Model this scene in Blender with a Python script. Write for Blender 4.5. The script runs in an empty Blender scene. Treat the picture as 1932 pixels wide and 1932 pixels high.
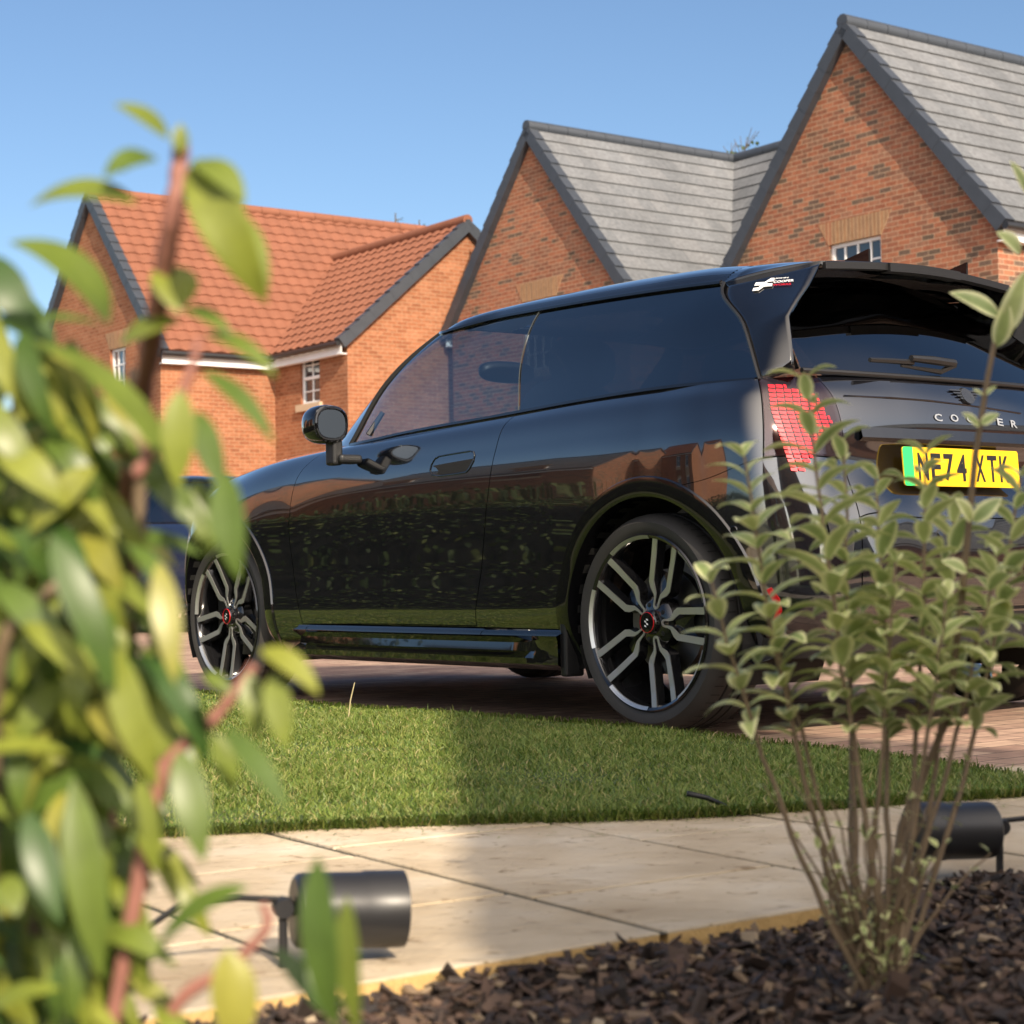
import bpy, bmesh, math, random
import numpy as np
from mathutils import Vector, Matrix
from mathutils.bvhtree import BVHTree
R = math.radians
scene = bpy.context.scene
COL = scene.collection
rnd = random.Random(7)

# ------------------------------------------------------------------ camera, sky, sun, exposure
FPX, PITCH, ROLL, CAMH = 3459.0, .03455, -.01752, .462
cd = bpy.data.cameras.new("camera"); cam = bpy.data.objects.new("camera", cd); COL.objects.link(cam)
cd.sensor_width = 36; cd.lens = FPX / 1932 * 36; cd.clip_start = .05; cd.clip_end = 2000
_fw = Vector((0, math.cos(PITCH), math.sin(PITCH))); _u0 = Vector((0, -math.sin(PITCH), math.cos(PITCH))); _r0 = Vector((1, 0, 0))
_rt = _r0 * math.cos(ROLL) + _u0 * math.sin(ROLL); _up = -_r0 * math.sin(ROLL) + _u0 * math.cos(ROLL)
cam.matrix_world = Matrix(((_rt.x, _up.x, -_fw.x, 0), (_rt.y, _up.y, -_fw.y, 0), (_rt.z, _up.z, -_fw.z, CAMH), (0, 0, 0, 1)))
cd.dof.use_dof = True; cd.dof.focus_distance = 5.4; cd.dof.aperture_fstop = 7.8
scene.camera = cam
SUN_AZ = (.364, -.931); SUN_EL = R(32)
world = bpy.data.worlds.new("World"); scene.world = world; world.use_nodes = True
wn = world.node_tree; sky = wn.nodes.new("ShaderNodeTexSky"); sky.sky_type = 'NISHITA'; sky.sun_disc = False
sky.sun_elevation = SUN_EL; sky.sun_rotation = math.atan2(SUN_AZ[0], SUN_AZ[1]) % (2 * math.pi)
sky.air_density = 1.0; sky.dust_density = .1; sky.ozone_density = 3.8
# added warm glow on the sun side of the sky, lifts the shaded areas
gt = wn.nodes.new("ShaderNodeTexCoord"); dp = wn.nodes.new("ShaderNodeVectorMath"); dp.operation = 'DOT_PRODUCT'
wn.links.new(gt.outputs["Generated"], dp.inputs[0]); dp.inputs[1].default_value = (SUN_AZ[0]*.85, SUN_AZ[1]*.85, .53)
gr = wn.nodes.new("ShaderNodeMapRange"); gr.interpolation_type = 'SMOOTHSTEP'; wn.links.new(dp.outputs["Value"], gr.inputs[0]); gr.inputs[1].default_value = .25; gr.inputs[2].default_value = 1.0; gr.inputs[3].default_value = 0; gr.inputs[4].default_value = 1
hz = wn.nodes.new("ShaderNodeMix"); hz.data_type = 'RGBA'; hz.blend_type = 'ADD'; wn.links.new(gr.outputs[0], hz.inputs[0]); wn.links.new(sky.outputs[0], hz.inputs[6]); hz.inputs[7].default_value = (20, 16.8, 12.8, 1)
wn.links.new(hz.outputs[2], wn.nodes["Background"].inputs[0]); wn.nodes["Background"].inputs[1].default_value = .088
sl = bpy.data.lights.new("sun", 'SUN'); sl.energy = 4.6; sl.angle = R(.5); sl.color = (1, .85, .66)
sun = bpy.data.objects.new("sun", sl); COL.objects.link(sun); sun.location = (4, -10, 8)
_s = Vector((SUN_AZ[0] * math.cos(SUN_EL), SUN_AZ[1] * math.cos(SUN_EL), math.sin(SUN_EL)))
sun.rotation_euler = _s.to_track_quat('Z', 'Y').to_euler()
scene.view_settings.view_transform = 'Standard'; scene.view_settings.look = 'None'
scene.view_settings.exposure = .6; scene.view_settings.gamma = 1

# ------------------------------------------------------------------ measuring helpers (photo measured at 1932 px)
CO = Vector((0, 0, CAMH))
def ray(px, py):
    return _fw + _rt * ((px - 966) / FPX) - _up * ((py - 966) / FPX)
def atY(px, py, Y):
    d = ray(px, py); return CO + d * (Y / d.y)
def atZ(px, py, z):
    d = ray(px, py); return CO + d * ((z - CAMH) / d.z)

# ------------------------------------------------------------------ object helpers
def tag(o, label=None, cat=None, group=None, kind=None):
    if label: o["label"] = label
    if cat: o["category"] = cat
    if group: o["group"] = group
    if kind: o["kind"] = kind
    return o
def empty(name, loc=(0, 0, 0), rz=0, **k):
    o = bpy.data.objects.new(name, None); COL.objects.link(o); o.location = loc; o.rotation_euler = (0, 0, rz); o.empty_display_size = .1
    return tag(o, **k)
def mobj(name, me, mat=None, parent=None, smooth=False):
    if isinstance(me, tuple):
        m = bpy.data.meshes.new(name); m.from_pydata([tuple(v) for v in me[0]], [], me[1]); me = m
    elif isinstance(me, bmesh.types.BMesh):
        m = bpy.data.meshes.new(name); me.to_mesh(m); me.free(); me = m
    o = bpy.data.objects.new(name, me); COL.objects.link(o)
    if mat is not None:
        for mm in (mat if isinstance(mat, (list, tuple)) else [mat]): me.materials.append(mm)
    if smooth: me.polygons.foreach_set("use_smooth", [True] * len(me.polygons))
    if parent: o.parent = parent
    return o
def bevel(o, w, seg=2):
    m = o.modifiers.new("bevel", 'BEVEL'); m.width = w; m.segments = seg; m.limit_method = 'ANGLE'; m.angle_limit = R(35)
    return o
def solid(o, t, off=-1):
    m = o.modifiers.new("solid", 'SOLIDIFY'); m.thickness = t; m.offset = off; return o
class MB:
    """collects shapes into one mesh; optional uv in metres"""
    def __init__(s): s.v = []; s.f = []; s.uv = []; s.mi = []
    def quad(s, a, b, c, d, uv=None, mi=0):
        n = len(s.v); s.v += [tuple(a), tuple(b), tuple(c), tuple(d)]; s.f.append((n, n+1, n+2, n+3)); s.uv.append(uv or [(0, 0)] * 4); s.mi.append(mi)
    def poly(s, pts, uv=None, mi=0):
        n = len(s.v); s.v += [tuple(p) for p in pts]; s.f.append(tuple(range(n, n + len(pts)))); s.uv.append(uv or [(0, 0)] * len(pts)); s.mi.append(mi)
    def box(s, o, ax, ay, az, mi=0):
        """o corner, ax, ay, az edge vectors"""
        o, ax, ay, az = map(Vector, (o, ax, ay, az))
        if ax.cross(ay).dot(az) < 0: o = o + ax; ax = -ax
        p = [o, o+ax, o+ax+ay, o+ay, o+az, o+ax+az, o+ax+ay+az, o+ay+az]
        n = len(s.v); s.v += [tuple(q) for q in p]
        for f in ((0, 3, 2, 1), (4, 5, 6, 7), (0, 1, 5, 4), (1, 2, 6, 5), (2, 3, 7, 6), (3, 0, 4, 7)):
            s.f.append(tuple(n+i for i in f)); s.uv.append([(0, 0)] * 4); s.mi.append(mi)
    def cbox(s, c, sx, sy, sz, mi=0):
        s.box((c[0]-sx/2, c[1]-sy/2, c[2]-sz/2), (sx, 0, 0), (0, sy, 0), (0, 0, sz), mi)
    def tube(s, pts, rad, n=8, cap=True, mi=0):
        if any(p is None for p in pts): print('NONE in tube', [i for i, p in enumerate(pts) if p is None]); import traceback; traceback.print_stack(limit=3); return
        pts = [Vector(p) for p in pts]; k = len(pts)
        rad = rad if isinstance(rad, (list, tuple)) else [rad] * k
        base = len(s.v); prev = None
        for i, p in enumerate(pts):
            t = (pts[min(i+1, k-1)] - pts[max(i-1, 0)]).normalized()
            if prev is None:
                a = t.orthogonal().normalized()
            else:
                a = (prev - t * prev.dot(t)).normalized()
            prev = a; b = t.cross(a)
            for j in range(n):
                w = 2*math.pi*j/n; s.v.append(tuple(p + (a*math.cos(w) + b*math.sin(w)) * rad[i]))
        for i in range(k-1):
            for j in range(n):
                a0 = base + i*n + j; a1 = base + i*n + (j+1) % n
                s.f.append((a0, a1, a1+n, a0+n)); s.uv.append([(0, 0)]*4); s.mi.append(mi)
        if cap:
            s.f.append(tuple(base + j for j in reversed(range(n)))); s.uv.append([(0, 0)]*n); s.mi.append(mi)
            s.f.append(tuple(base + (k-1)*n + j for j in range(n))); s.uv.append([(0, 0)]*n); s.mi.append(mi)
    def lathe(s, prof, c=(0, 0, 0), ax=(0, 1, 0), n=48, mi=0, uvs=False):
        """prof: list of (radius, along-axis)"""
        ax = Vector(ax).normalized(); a = ax.orthogonal().normalized(); b = ax.cross(a); c = Vector(c); base = len(s.v); m = len(prof)
        for j in range(n):
            w = 2*math.pi*j/n; d = a*math.cos(w) + b*math.sin(w)
            for r_, h in prof: s.v.append(tuple(c + d*r_ + ax*h))
        for j in range(n):
            for i in range(m-1):
                p = base + j*m + i; q = base + ((j+1) % n)*m + i
                s.f.append((p, q, q+1, p+1)); s.uv.append([(j, i), (j+1, i), (j+1, i+1), (j, i+1)]); s.mi.append(mi)
    def build(s, name, mat, parent=None, smooth=False):
        me = bpy.data.meshes.new(name); me.from_pydata(s.v, [], s.f)
        l = me.uv_layers.new(name="UVMap"); flat = [c for f in s.uv for p in f for c in p]
        l.data.foreach_set("uv", flat)
        me.polygons.foreach_set("material_index", s.mi)
        return mobj(name, me, mat, parent, smooth)
def auto_smooth(o, ang=35):
    me = o.data; me.polygons.foreach_set("use_smooth", [True]*len(me.polygons)); me.set_sharp_from_angle(angle=R(ang)); return o
def copy_tree(o, parent=None):
    c = o.copy(); COL.objects.link(c); c.parent = parent
    for ch in list(o.children): copy_tree(ch, c)
    return c

# ------------------------------------------------------------------ material helpers
def mat(name, col, rough=.5, metal=0, coat=0, spec=.5, bump=None, var=None, emit=None, trans=0):
    m = bpy.data.materials.new(name); m.use_nodes = True; nt = m.node_tree; b = nt.nodes["Principled BSDF"]
    b.inputs["Base Color"].default_value = (*col, 1); b.inputs["Roughness"].default_value = rough; b.inputs["Metallic"].default_value = metal
    b.inputs["Coat Weight"].default_value = coat; b.inputs["Coat Roughness"].default_value = .02; b.inputs["Specular IOR Level"].default_value = spec
    if trans: b.inputs["Transmission Weight"].default_value = trans
    if var:   # (scale, amount)
        tc = nt.nodes.new("ShaderNodeTexCoord"); n = nt.nodes.new("ShaderNodeTexNoise"); n.inputs["Scale"].default_value = var[0]; n.inputs["Detail"].default_value = 5
        nt.links.new(tc.outputs["Object"], n.inputs["Vector"])
        mx = nt.nodes.new("ShaderNodeMix"); mx.data_type = 'RGBA'
        mx.inputs[6].default_value = (*[c*(1-var[1]) for c in col], 1); mx.inputs[7].default_value = (*[min(1, c*(1+var[1])) for c in col], 1)
        nt.links.new(n.outputs[0], mx.inputs[0]); nt.links.new(mx.outputs[2], b.inputs["Base Color"])
    if bump:  # (scale, strength, dist)
        tc = nt.nodes.new("ShaderNodeTexCoord"); n = nt.nodes.new("ShaderNodeTexNoise"); n.inputs["Scale"].default_value = bump[0]; n.inputs["Detail"].default_value = 6
        bp = nt.nodes.new("ShaderNodeBump"); bp.inputs["Strength"].default_value = bump[1]; bp.inputs["Distance"].default_value = bump[2]
        nt.links.new(tc.outputs["Object"], n.inputs["Vector"]); nt.links.new(n.outputs[0], bp.inputs["Height"]); nt.links.new(bp.outputs[0], b.inputs["Normal"])
    return m
def ramp(nt, stops, interp='LINEAR'):
    r = nt.nodes.new("ShaderNodeValToRGB"); r.color_ramp.interpolation = interp
    e = r.color_ramp.elements
    while len(e) > 1: e.remove(e[-1])
    e[0].position = stops[0][0]; e[0].color = (*stops[0][1], 1)
    for p, c in stops[1:]:
        x = e.new(p); x.color = (*c, 1)
    return r
def brick_mat(name, cols, mortar, w=.225, h=.075, ms=.010, coord="UV", rough=.85, depth=.004, rowvar=True):
    m = bpy.data.materials.new(name); m.use_nodes = True; nt = m.node_tree; b = nt.nodes["Principled BSDF"]; N = nt.nodes.new; L = nt.links.new
    tc = N("ShaderNodeTexCoord"); src = tc.outputs[coord]
    br = N("ShaderNodeTexBrick"); L(src, br.inputs["Vector"]); br.inputs["Scale"].default_value = 1
    br.inputs["Brick Width"].default_value = w; br.inputs["Row Height"].default_value = h; br.inputs["Mortar Size"].default_value = ms * .5; br.inputs["Mortar Smooth"].default_value = .3
    br.inputs["Color1"].default_value = (0, 0, 0, 1); br.inputs["Color2"].default_value = (1, 1, 1, 1); br.inputs["Mortar"].default_value = (.5, .5, .5, 1); br.inputs["Bias"].default_value = 0
    rp = ramp(nt, cols, 'LINEAR'); cn = N("ShaderNodeTexNoise"); cn.inputs["Scale"].default_value = .9; cn.inputs["Detail"].default_value = 2; L(src, cn.inputs["Vector"])
    cm1 = N("ShaderNodeMapRange"); L(cn.outputs[0], cm1.inputs[0]); cm1.inputs[1].default_value = .35; cm1.inputs[2].default_value = .65; cm1.inputs[3].default_value = -.13; cm1.inputs[4].default_value = .13
    sh = N("ShaderNodeMath"); sh.operation = 'ADD'; sh.use_clamp = True; L(br.outputs["Color"], sh.inputs[0]); L(cm1.outputs[0], sh.inputs[1]); L(sh.outputs[0], rp.inputs[0])
    nz = N("ShaderNodeTexNoise"); nz.inputs["Scale"].default_value = 14; nz.inputs["Detail"].default_value = 6; L(src, nz.inputs["Vector"])
    nz2 = N("ShaderNodeTexNoise"); nz2.inputs["Scale"].default_value = .8; nz2.inputs["Detail"].default_value = 3; L(src, nz2.inputs["Vector"])
    hs = N("ShaderNodeHueSaturation"); mr = N("ShaderNodeMapRange"); L(nz.outputs[0], mr.inputs[0]); mr.inputs[1].default_value = .3; mr.inputs[2].default_value = .7; mr.inputs[3].default_value = .78; mr.inputs[4].default_value = 1.2
    mr2 = N("ShaderNodeMapRange"); L(nz2.outputs[0], mr2.inputs[0]); mr2.inputs[1].default_value = .3; mr2.inputs[2].default_value = .7; mr2.inputs[3].default_value = .85; mr2.inputs[4].default_value = 1.12
    mu = N("ShaderNodeMath"); mu.operation = 'MULTIPLY'; L(mr.outputs[0], mu.inputs[0]); L(mr2.outputs[0], mu.inputs[1])
    L(rp.outputs[0], hs.inputs["Color"]); L(mu.outputs[0], hs.inputs["Value"])
    mx = N("ShaderNodeMix"); mx.data_type = 'RGBA'; L(br.outputs["Fac"], mx.inputs[0]); L(hs.outputs[0], mx.inputs[6]); mx.inputs[7].default_value = (*mortar, 1)
    L(mx.outputs[2], b.inputs["Base Color"]); b.inputs["Roughness"].default_value = rough; b.inputs["Specular IOR Level"].default_value = .25
    inv = N("ShaderNodeMath"); inv.operation = 'SUBTRACT'; inv.inputs[0].default_value = 1; L(br.outputs["Fac"], inv.inputs[1])
    ad = N("ShaderNodeMath"); ad.operation = 'MULTIPLY_ADD'; L(nz.outputs[0], ad.inputs[0]); ad.inputs[1].default_value = .35; L(inv.outputs[0], ad.inputs[2])
    bp = N("ShaderNodeBump"); bp.inputs["Strength"].default_value = .7; bp.inputs["Distance"].default_value = depth; L(ad.outputs[0], bp.inputs["Height"]); L(bp.outputs[0], b.inputs["Normal"])
    return m

RED = (.30, .085, .04); ORG = (.38, .125, .05); DRK = (.14, .092, .068)
M = {}
M['brick_multi'] = brick_mat("brick_multi", [(0, DRK), (.12, (.12, .085, .06)), (.18, (.22, .10, .063)), (.5, (.285, .108, .062)), (.75, (.335, .135, .075)), (1, (.26, .13, .083))], (.44, .33, .225))
M['brick_orange'] = brick_mat("brick_orange", [(0, (.25, .095, .047)), (.5, (.30, .118, .058)), (1, (.345, .15, .08))], (.38, .25, .155))
M['arch'] = brick_mat("arch_brick", [(0, (.34, .19, .10)), (.35, (.28, .17, .10)), (.7, (.38, .20, .11)), (1, (.33, .15, .085))], (.48, .36, .22), w=.075, h=.6, ms=.01)
M['tile_grey'] = mat("concrete_tile_grey", (.24, .235, .235), .75, var=(3, .14), bump=(60, .2, .004), spec=.3)
M['tile_red'] = mat("clay_tile", (.215, .085, .05), .75, var=(2.5, .25), bump=(50, .2, .004), spec=.3)
M['verge'] = mat("verge_grey", (.045, .052, .065), .45, var=(6, .2))
M['upvc'] = mat("white_upvc", (.78, .79, .80), .35)
M['sill_stone'] = mat("sill_stone", (.50, .38, .26), .8, bump=(40, .2, .003))
M['gutter'] = mat("black_gutter", (.02, .02, .022), .35)
M['winglass'] = mat("window_glass", (.03, .04, .05), .04, spec=.8, coat=.6)
M['curtain'] = mat("window_net", (.45, .45, .42), .8)
M['lead'] = mat("lead", (.2, .21, .22), .5)
M['paint'] = mat("black_paint", (.0035, .004, .006), .12, coat=1.0, spec=.6)
M['paint'].node_tree.nodes["Principled BSDF"].inputs["Coat IOR"].default_value = 2.1
M['gloss'] = mat("gloss_black", (.004, .004, .005), .06, coat=1.0, spec=.5)
M['plastic'] = mat("black_plastic", (.012, .012, .013), .42)
M['matte'] = mat("matte_black", (.006, .006, .006), .8)
M['rubber'] = mat("tyre_rubber", (.038, .036, .034), .62, bump=(120, .15, .001), var=(8, .3), spec=.4)
M['alloy'] = mat("machined_alloy", (.66, .66, .64), .36, metal=.85)
M['wheelblack'] = mat("wheel_black", (.008, .008, .009), .12, coat=.8)
M['disc'] = mat("brake_disc", (.25, .24, .23), .4, metal=1)
M['red'] = mat("red_ring", (.55, .01, .015), .35)
M['chrome'] = mat("silver", (.55, .57, .6), .25, metal=1)
M['mirrorglass'] = mat("mirror_glass", (.16, .19, .22), .02, metal=1)
M['glassedge'] = mat("glass_edge", (.03, .035, .035), .5)
M['white'] = mat("white_badge", (.85, .85, .85), .4)
M['letter'] = mat("grey_letters", (.35, .37, .40), .35, metal=.3)
M['blackemblem'] = mat("dark_emblem", (.03, .032, .036), .25, coat=.5)
M['plate_y'] = mat("plate_yellow", (.85, .52, .01), .4)
M['plate_g'] = mat("plate_green", (.03, .65, .16), .4)
M['plate_k'] = mat("plate_black", (.01, .01, .01), .5)
M['lamp_red'] = mat("lamp_red", (.75, .01, .03), .4)
M['lamp_dark'] = mat("lamp_housing", (.008, .002, .003), .1, coat=1)
M['seat'] = mat("seat_fabric", (.32, .32, .33), .8)
M['navy'] = mat("navy_paint", (.012, .02, .05), .2, coat=1)
M['greycar'] = mat("grey_paint", (.13, .12, .115), .3, coat=1, metal=.4)
M['blue'] = mat("blue_plastic", (.02, .10, .42), .4)
M['spot'] = mat("spotlight_black", (.02, .02, .022), .38, bump=(200, .1, .0006))
M['cable'] = mat("cable", (.012, .012, .012), .5)
def glass(name, col, tr):
    m = bpy.data.materials.new(name); m.use_nodes = True; nt = m.node_tree; N = nt.nodes.new; L = nt.links.new
    nt.nodes.remove(nt.nodes["Principled BSDF"]); out = nt.nodes["Material Output"]
    g = N("ShaderNodeBsdfGlossy"); g.inputs["Roughness"].default_value = .01; t = N("ShaderNodeBsdfTransparent"); t.inputs[0].default_value = (*col, 1)
    ior = 2.45 if col[0] > .5 and name != 'lamp_lens' else (1.5 if name == 'lamp_lens' else 2.7); f0 = ((ior-1)/(ior+1))**2; ge = N("ShaderNodeNewGeometry"); dt = N("ShaderNodeVectorMath"); dt.operation = 'DOT_PRODUCT'
    L(ge.outputs["Incoming"], dt.inputs[0]); L(ge.outputs["Normal"], dt.inputs[1]); ab = N("ShaderNodeMath"); ab.operation = 'ABSOLUTE'; L(dt.outputs["Value"], ab.inputs[0])
    om = N("ShaderNodeMath"); om.operation = 'SUBTRACT'; om.inputs[0].default_value = 1; om.use_clamp = True; L(ab.outputs[0], om.inputs[1]); pw = N("ShaderNodeMath"); pw.operation = 'POWER'; L(om.outputs[0], pw.inputs[0]); pw.inputs[1].default_value = 5
    mp = N("ShaderNodeMath"); mp.operation = 'MULTIPLY_ADD'; L(pw.outputs[0], mp.inputs[0]); mp.inputs[1].default_value = 1-f0; mp.inputs[2].default_value = f0+tr
    mx = N("ShaderNodeMixShader"); L(mp.outputs[0], mx.inputs[0]); L(t.outputs[0], mx.inputs[1]); L(g.outputs[0], mx.inputs[2]); L(mx.outputs[0], out.inputs[0])
    return m
M['glass_front'] = glass("side_glass", (.58, .68, .78), .05)
M['glass_dark'] = glass("privacy_glass", (.035, .04, .045), .05)

# ------------------------------------------------------------------ ground, driveway, lawn, path, bed
def plane(name, pts, z, m, kind='structure', parent=None):
    return tag(mobj(name, ([(p[0], p[1], z) for p in pts], [tuple(range(len(pts)))]), m, parent), kind=kind)
M['earth'] = mat("verge_ground", (.10, .11, .05), .95, var=(.4, .3))
plane('ground', [(-300, -300), (300, -300), (300, 300), (-300, 300)], -.06, M['earth'])
M['paving'] = brick_mat("block_paving", [(0, (.27, .17, .13)), (.5, (.36, .24, .18)), (1, (.43, .30, .22))], (.12, .09, .07), w=.2, h=.1, ms=.008, coord="UV", rough=.8, depth=.003)
def uvplane(name, pts, z, ang, m):
    b = MB(); c, s = math.cos(ang), math.sin(ang)
    b.poly([(p[0], p[1], z) for p in pts], [(p[0]*c+p[1]*s, -p[0]*s+p[1]*c) for p in pts]); o = b.build(name, m); return tag(o, kind='structure')
drive_px = [(-700, 1240), (-300, 1262), (330, 1298), (600, 1326), (1100, 1359), (1350, 1384), (1700, 1424), (1932, 1458), (2300, 1530), (2900, 1680)]
drive_edge = [atZ(x, y, .028) for x, y in drive_px]
lawn_out = [atZ(x, y, .028) for x, y in drive_px[:8] + [(2130, 1488), (2240, 1500)]]
path_px = [(-900, 1630), (-300, 1601), (220, 1577), (450, 1566), (870, 1551), (1300, 1538), (1500, 1526), (1932, 1497), (2400, 1458), (2900, 1400)]
path_edge = [atZ(x, y, .016) for x, y in path_px]
lawn_in = [atZ(x, y, .016) for x, y in path_px[:8] + [(2130, 1495), (2240, 1502)]]
uvplane('driveway', [(p.x-.16, p.y-.16) for p in drive_edge[:8]] + [(1.3, 3.35), (1.55, 2.9), (9, -1), (60, 10), (45, 45), (-20, 60), (-14, 12)], -.005, R(38), M['paving'])
M['asphalt'] = mat("asphalt", (.075, .07, .068), .9, var=(3, .2), bump=(150, .3, .003))
plane('road', [(-60, 14.6), (-12, 12.2), (-9, 17.2), (-60, 23)], .0, M['asphalt'])
# lawn polygon and blades
lawn_poly = [(p.x, p.y) for p in lawn_out] + [(p.x, p.y) for p in reversed(lawn_in)]
M['turf'] = mat("turf_soil", (.045, .07, .02), .95, var=(20, .4), bump=(80, .5, .01))
tb = MB(); nl = len(lawn_out)
def _resamp(pl, n):
    d = [0]
    for i in range(len(pl)-1): d.append(d[-1] + (pl[i+1]-pl[i]).length)
    return [np.array([np.interp(t*d[-1], d, [p[k] for p in pl]) for k in range(3)]) for t in np.linspace(0, 1, n)]
lo = _resamp(lawn_out, 40); li = _resamp(lawn_in, 40)
for i in range(39):
    for j in range(12):
        q = []
        for (a, b) in ((i, j), (i+1, j), (i+1, j+1), (i, j+1)):
            t = b/12; p = li[a]*(1-t)+lo[a]*t; q.append((p[0], p[1], .018))
        tb.quad(*q)
for pl in (li, lo):
    for i in range(39): 
        a, b = pl[i], pl[i+1]; tb.quad((a[0], a[1], .018), (b[0], b[1], .018), (b[0], b[1], -.03), (a[0], a[1], -.03))
tag(tb.build('lawn', M['turf']), kind='structure')
def inside(px, py, poly):
    r = np.zeros(len(px), bool); n = len(poly); j = n-1
    for i in range(n):
        xi, yi = poly[i]; xj, yj = poly[j]
        c = ((yi > py) != (yj > py)) & (px < (xj-xi)*(py-yi)/(yj-yi+1e-12)+xi); r ^= c; j = i
    return r
rs = np.random.RandomState(3)
M['grass'] = bpy.data.materials.new("grass_blades"); M['grass'].use_nodes = True
def _leafmat(m, stops, edge=None, tr=.25, rough=.5, nsc=60):
    nt = m.node_tree; b = nt.nodes["Principled BSDF"]; N = nt.nodes.new; L = nt.links.new
    g = N("ShaderNodeNewGeometry"); r = ramp(nt, stops); L(g.outputs["Random Per Island"], r.inputs[0]); col = r.outputs[0]
    if edge:
        a = N("ShaderNodeAttribute"); a.attribute_name = "edge"; er = ramp(nt, edge[1]); L(a.outputs["Fac"], er.inputs[0])
        mx = N("ShaderNodeMix"); mx.data_type = 'RGBA'; L(er.outputs[0], mx.inputs[0]); L(col, mx.inputs[6]); mx.inputs[7].default_value = (*edge[0], 1); col = mx.outputs[2]
    tc = N("ShaderNodeTexCoord"); nz = N("ShaderNodeTexNoise"); nz.inputs["Scale"].default_value = nsc; nz.inputs["Detail"].default_value = 4; L(tc.outputs["Object"], nz.inputs["Vector"])
    hs = N("ShaderNodeHueSaturation"); mr = N("ShaderNodeMapRange"); L(nz.outputs[0], mr.inputs[0]); mr.inputs[3].default_value = .7; mr.inputs[4].default_value = 1.3; L(mr.outputs[0], hs.inputs["Value"]); L(col, hs.inputs["Color"])
    L(hs.outputs[0], b.inputs["Base Color"]); b.inputs["Roughness"].default_value = rough
    t = N("ShaderNodeBsdfTranslucent"); L(hs.outputs[0], t.inputs[0]); ms = N("ShaderNodeMixShader"); ms.inputs[0].default_value = tr
    L(b.outputs[0], ms.inputs[1]); L(t.outputs[0], ms.inputs[2]); L(ms.outputs[0], nt.nodes["Material Output"].inputs[0])
_leafmat(M['grass'], [(0, (.07, .13, .02)), (.45, (.15, .22, .035)), (.8, (.23, .27, .06)), (.93, (.30, .30, .09)), (1, (.42, .34, .16))], tr=.3, nsc=5)
def blades(n, region, hmin, hmax, wid, lean):
    xs = rs.uniform(region[0], region[1], n); ys = rs.uniform(region[2], region[3], n)
    k = inside(xs, ys, lawn_poly); xs, ys = xs[k], ys[k]
    # only where the camera (or one a step to its side) can see it
    k = np.abs(xs) < ys*.42 + .5; xs, ys = xs[k], ys[k]; n = len(xs)
    patch = .8 + .35*np.sin(xs*5.1+1)*np.sin(ys*4.3) + .15*np.sin(xs*13)*np.sin(ys*17)
    h = rs.uniform(hmin, hmax, n)*patch; th = rs.uniform(0, 2*np.pi, n); ln = rs.uniform(.1, lean, n)*h; w = wid*rs.uniform(.6, 1.3, n)*(.7+ys*.09)
    dx, dy = np.cos(th), np.sin(th); fa = rs.uniform(0, 2*np.pi, n); fx, fy = np.cos(fa)*w/2, np.sin(fa)*w/2
    z0 = np.full(n, .016)
    V = np.zeros((n, 5, 3)); 
    V[:, 0] = np.stack([xs-fx, ys-fy, z0], 1); V[:, 1] = np.stack([xs+fx, ys+fy, z0], 1)
    mx, my, mz = xs+dx*ln*.35, ys+dy*ln*.35, z0+h*.62
    V[:, 2] = np.stack([mx+fx*.8, my+fy*.8, mz], 1); V[:, 3] = np.stack([mx-fx*.8, my-fy*.8, mz], 1)
    V[:, 4] = np.stack([xs+dx*ln, ys+dy*ln, z0+h], 1)
    return V.reshape(-1, 3), n
def add_blades(parts, name, m):
    V = np.concatenate([p[0] for p in parts]); n = sum(p[1] for p in parts)
    me = bpy.data.meshes.new(name); me.vertices.add(len(V)); me.vertices.foreach_set("co", V.ravel())
    base = np.arange(n)*5; L_ = np.stack([base, base+1, base+2, base+3, base+3, base+2, base+4], 1).ravel()
    me.loops.add(len(L_)); me.loops.foreach_set("vertex_index", L_.astype(np.int32))
    me.polygons.add(2*n); st = np.stack([np.arange(n)*7, np.arange(n)*7+4], 1).ravel(); me.polygons.foreach_set("loop_start", st.astype(np.int32))
    me.update(calc_edges=True); me.validate(); return mobj(name, me, m)
gp = [blades(360000, (-2.6, 2.6, 3.0, 6.2), .012, .026, .0030, 1.5), blades(150000, (-4.5, 2.0, 5.8, 9.5), .012, .028, .0045, 1.5), blades(5000, (-2.4, 2.6, 3.0, 6), .03, .05, .0026, 1.3)]
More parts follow.
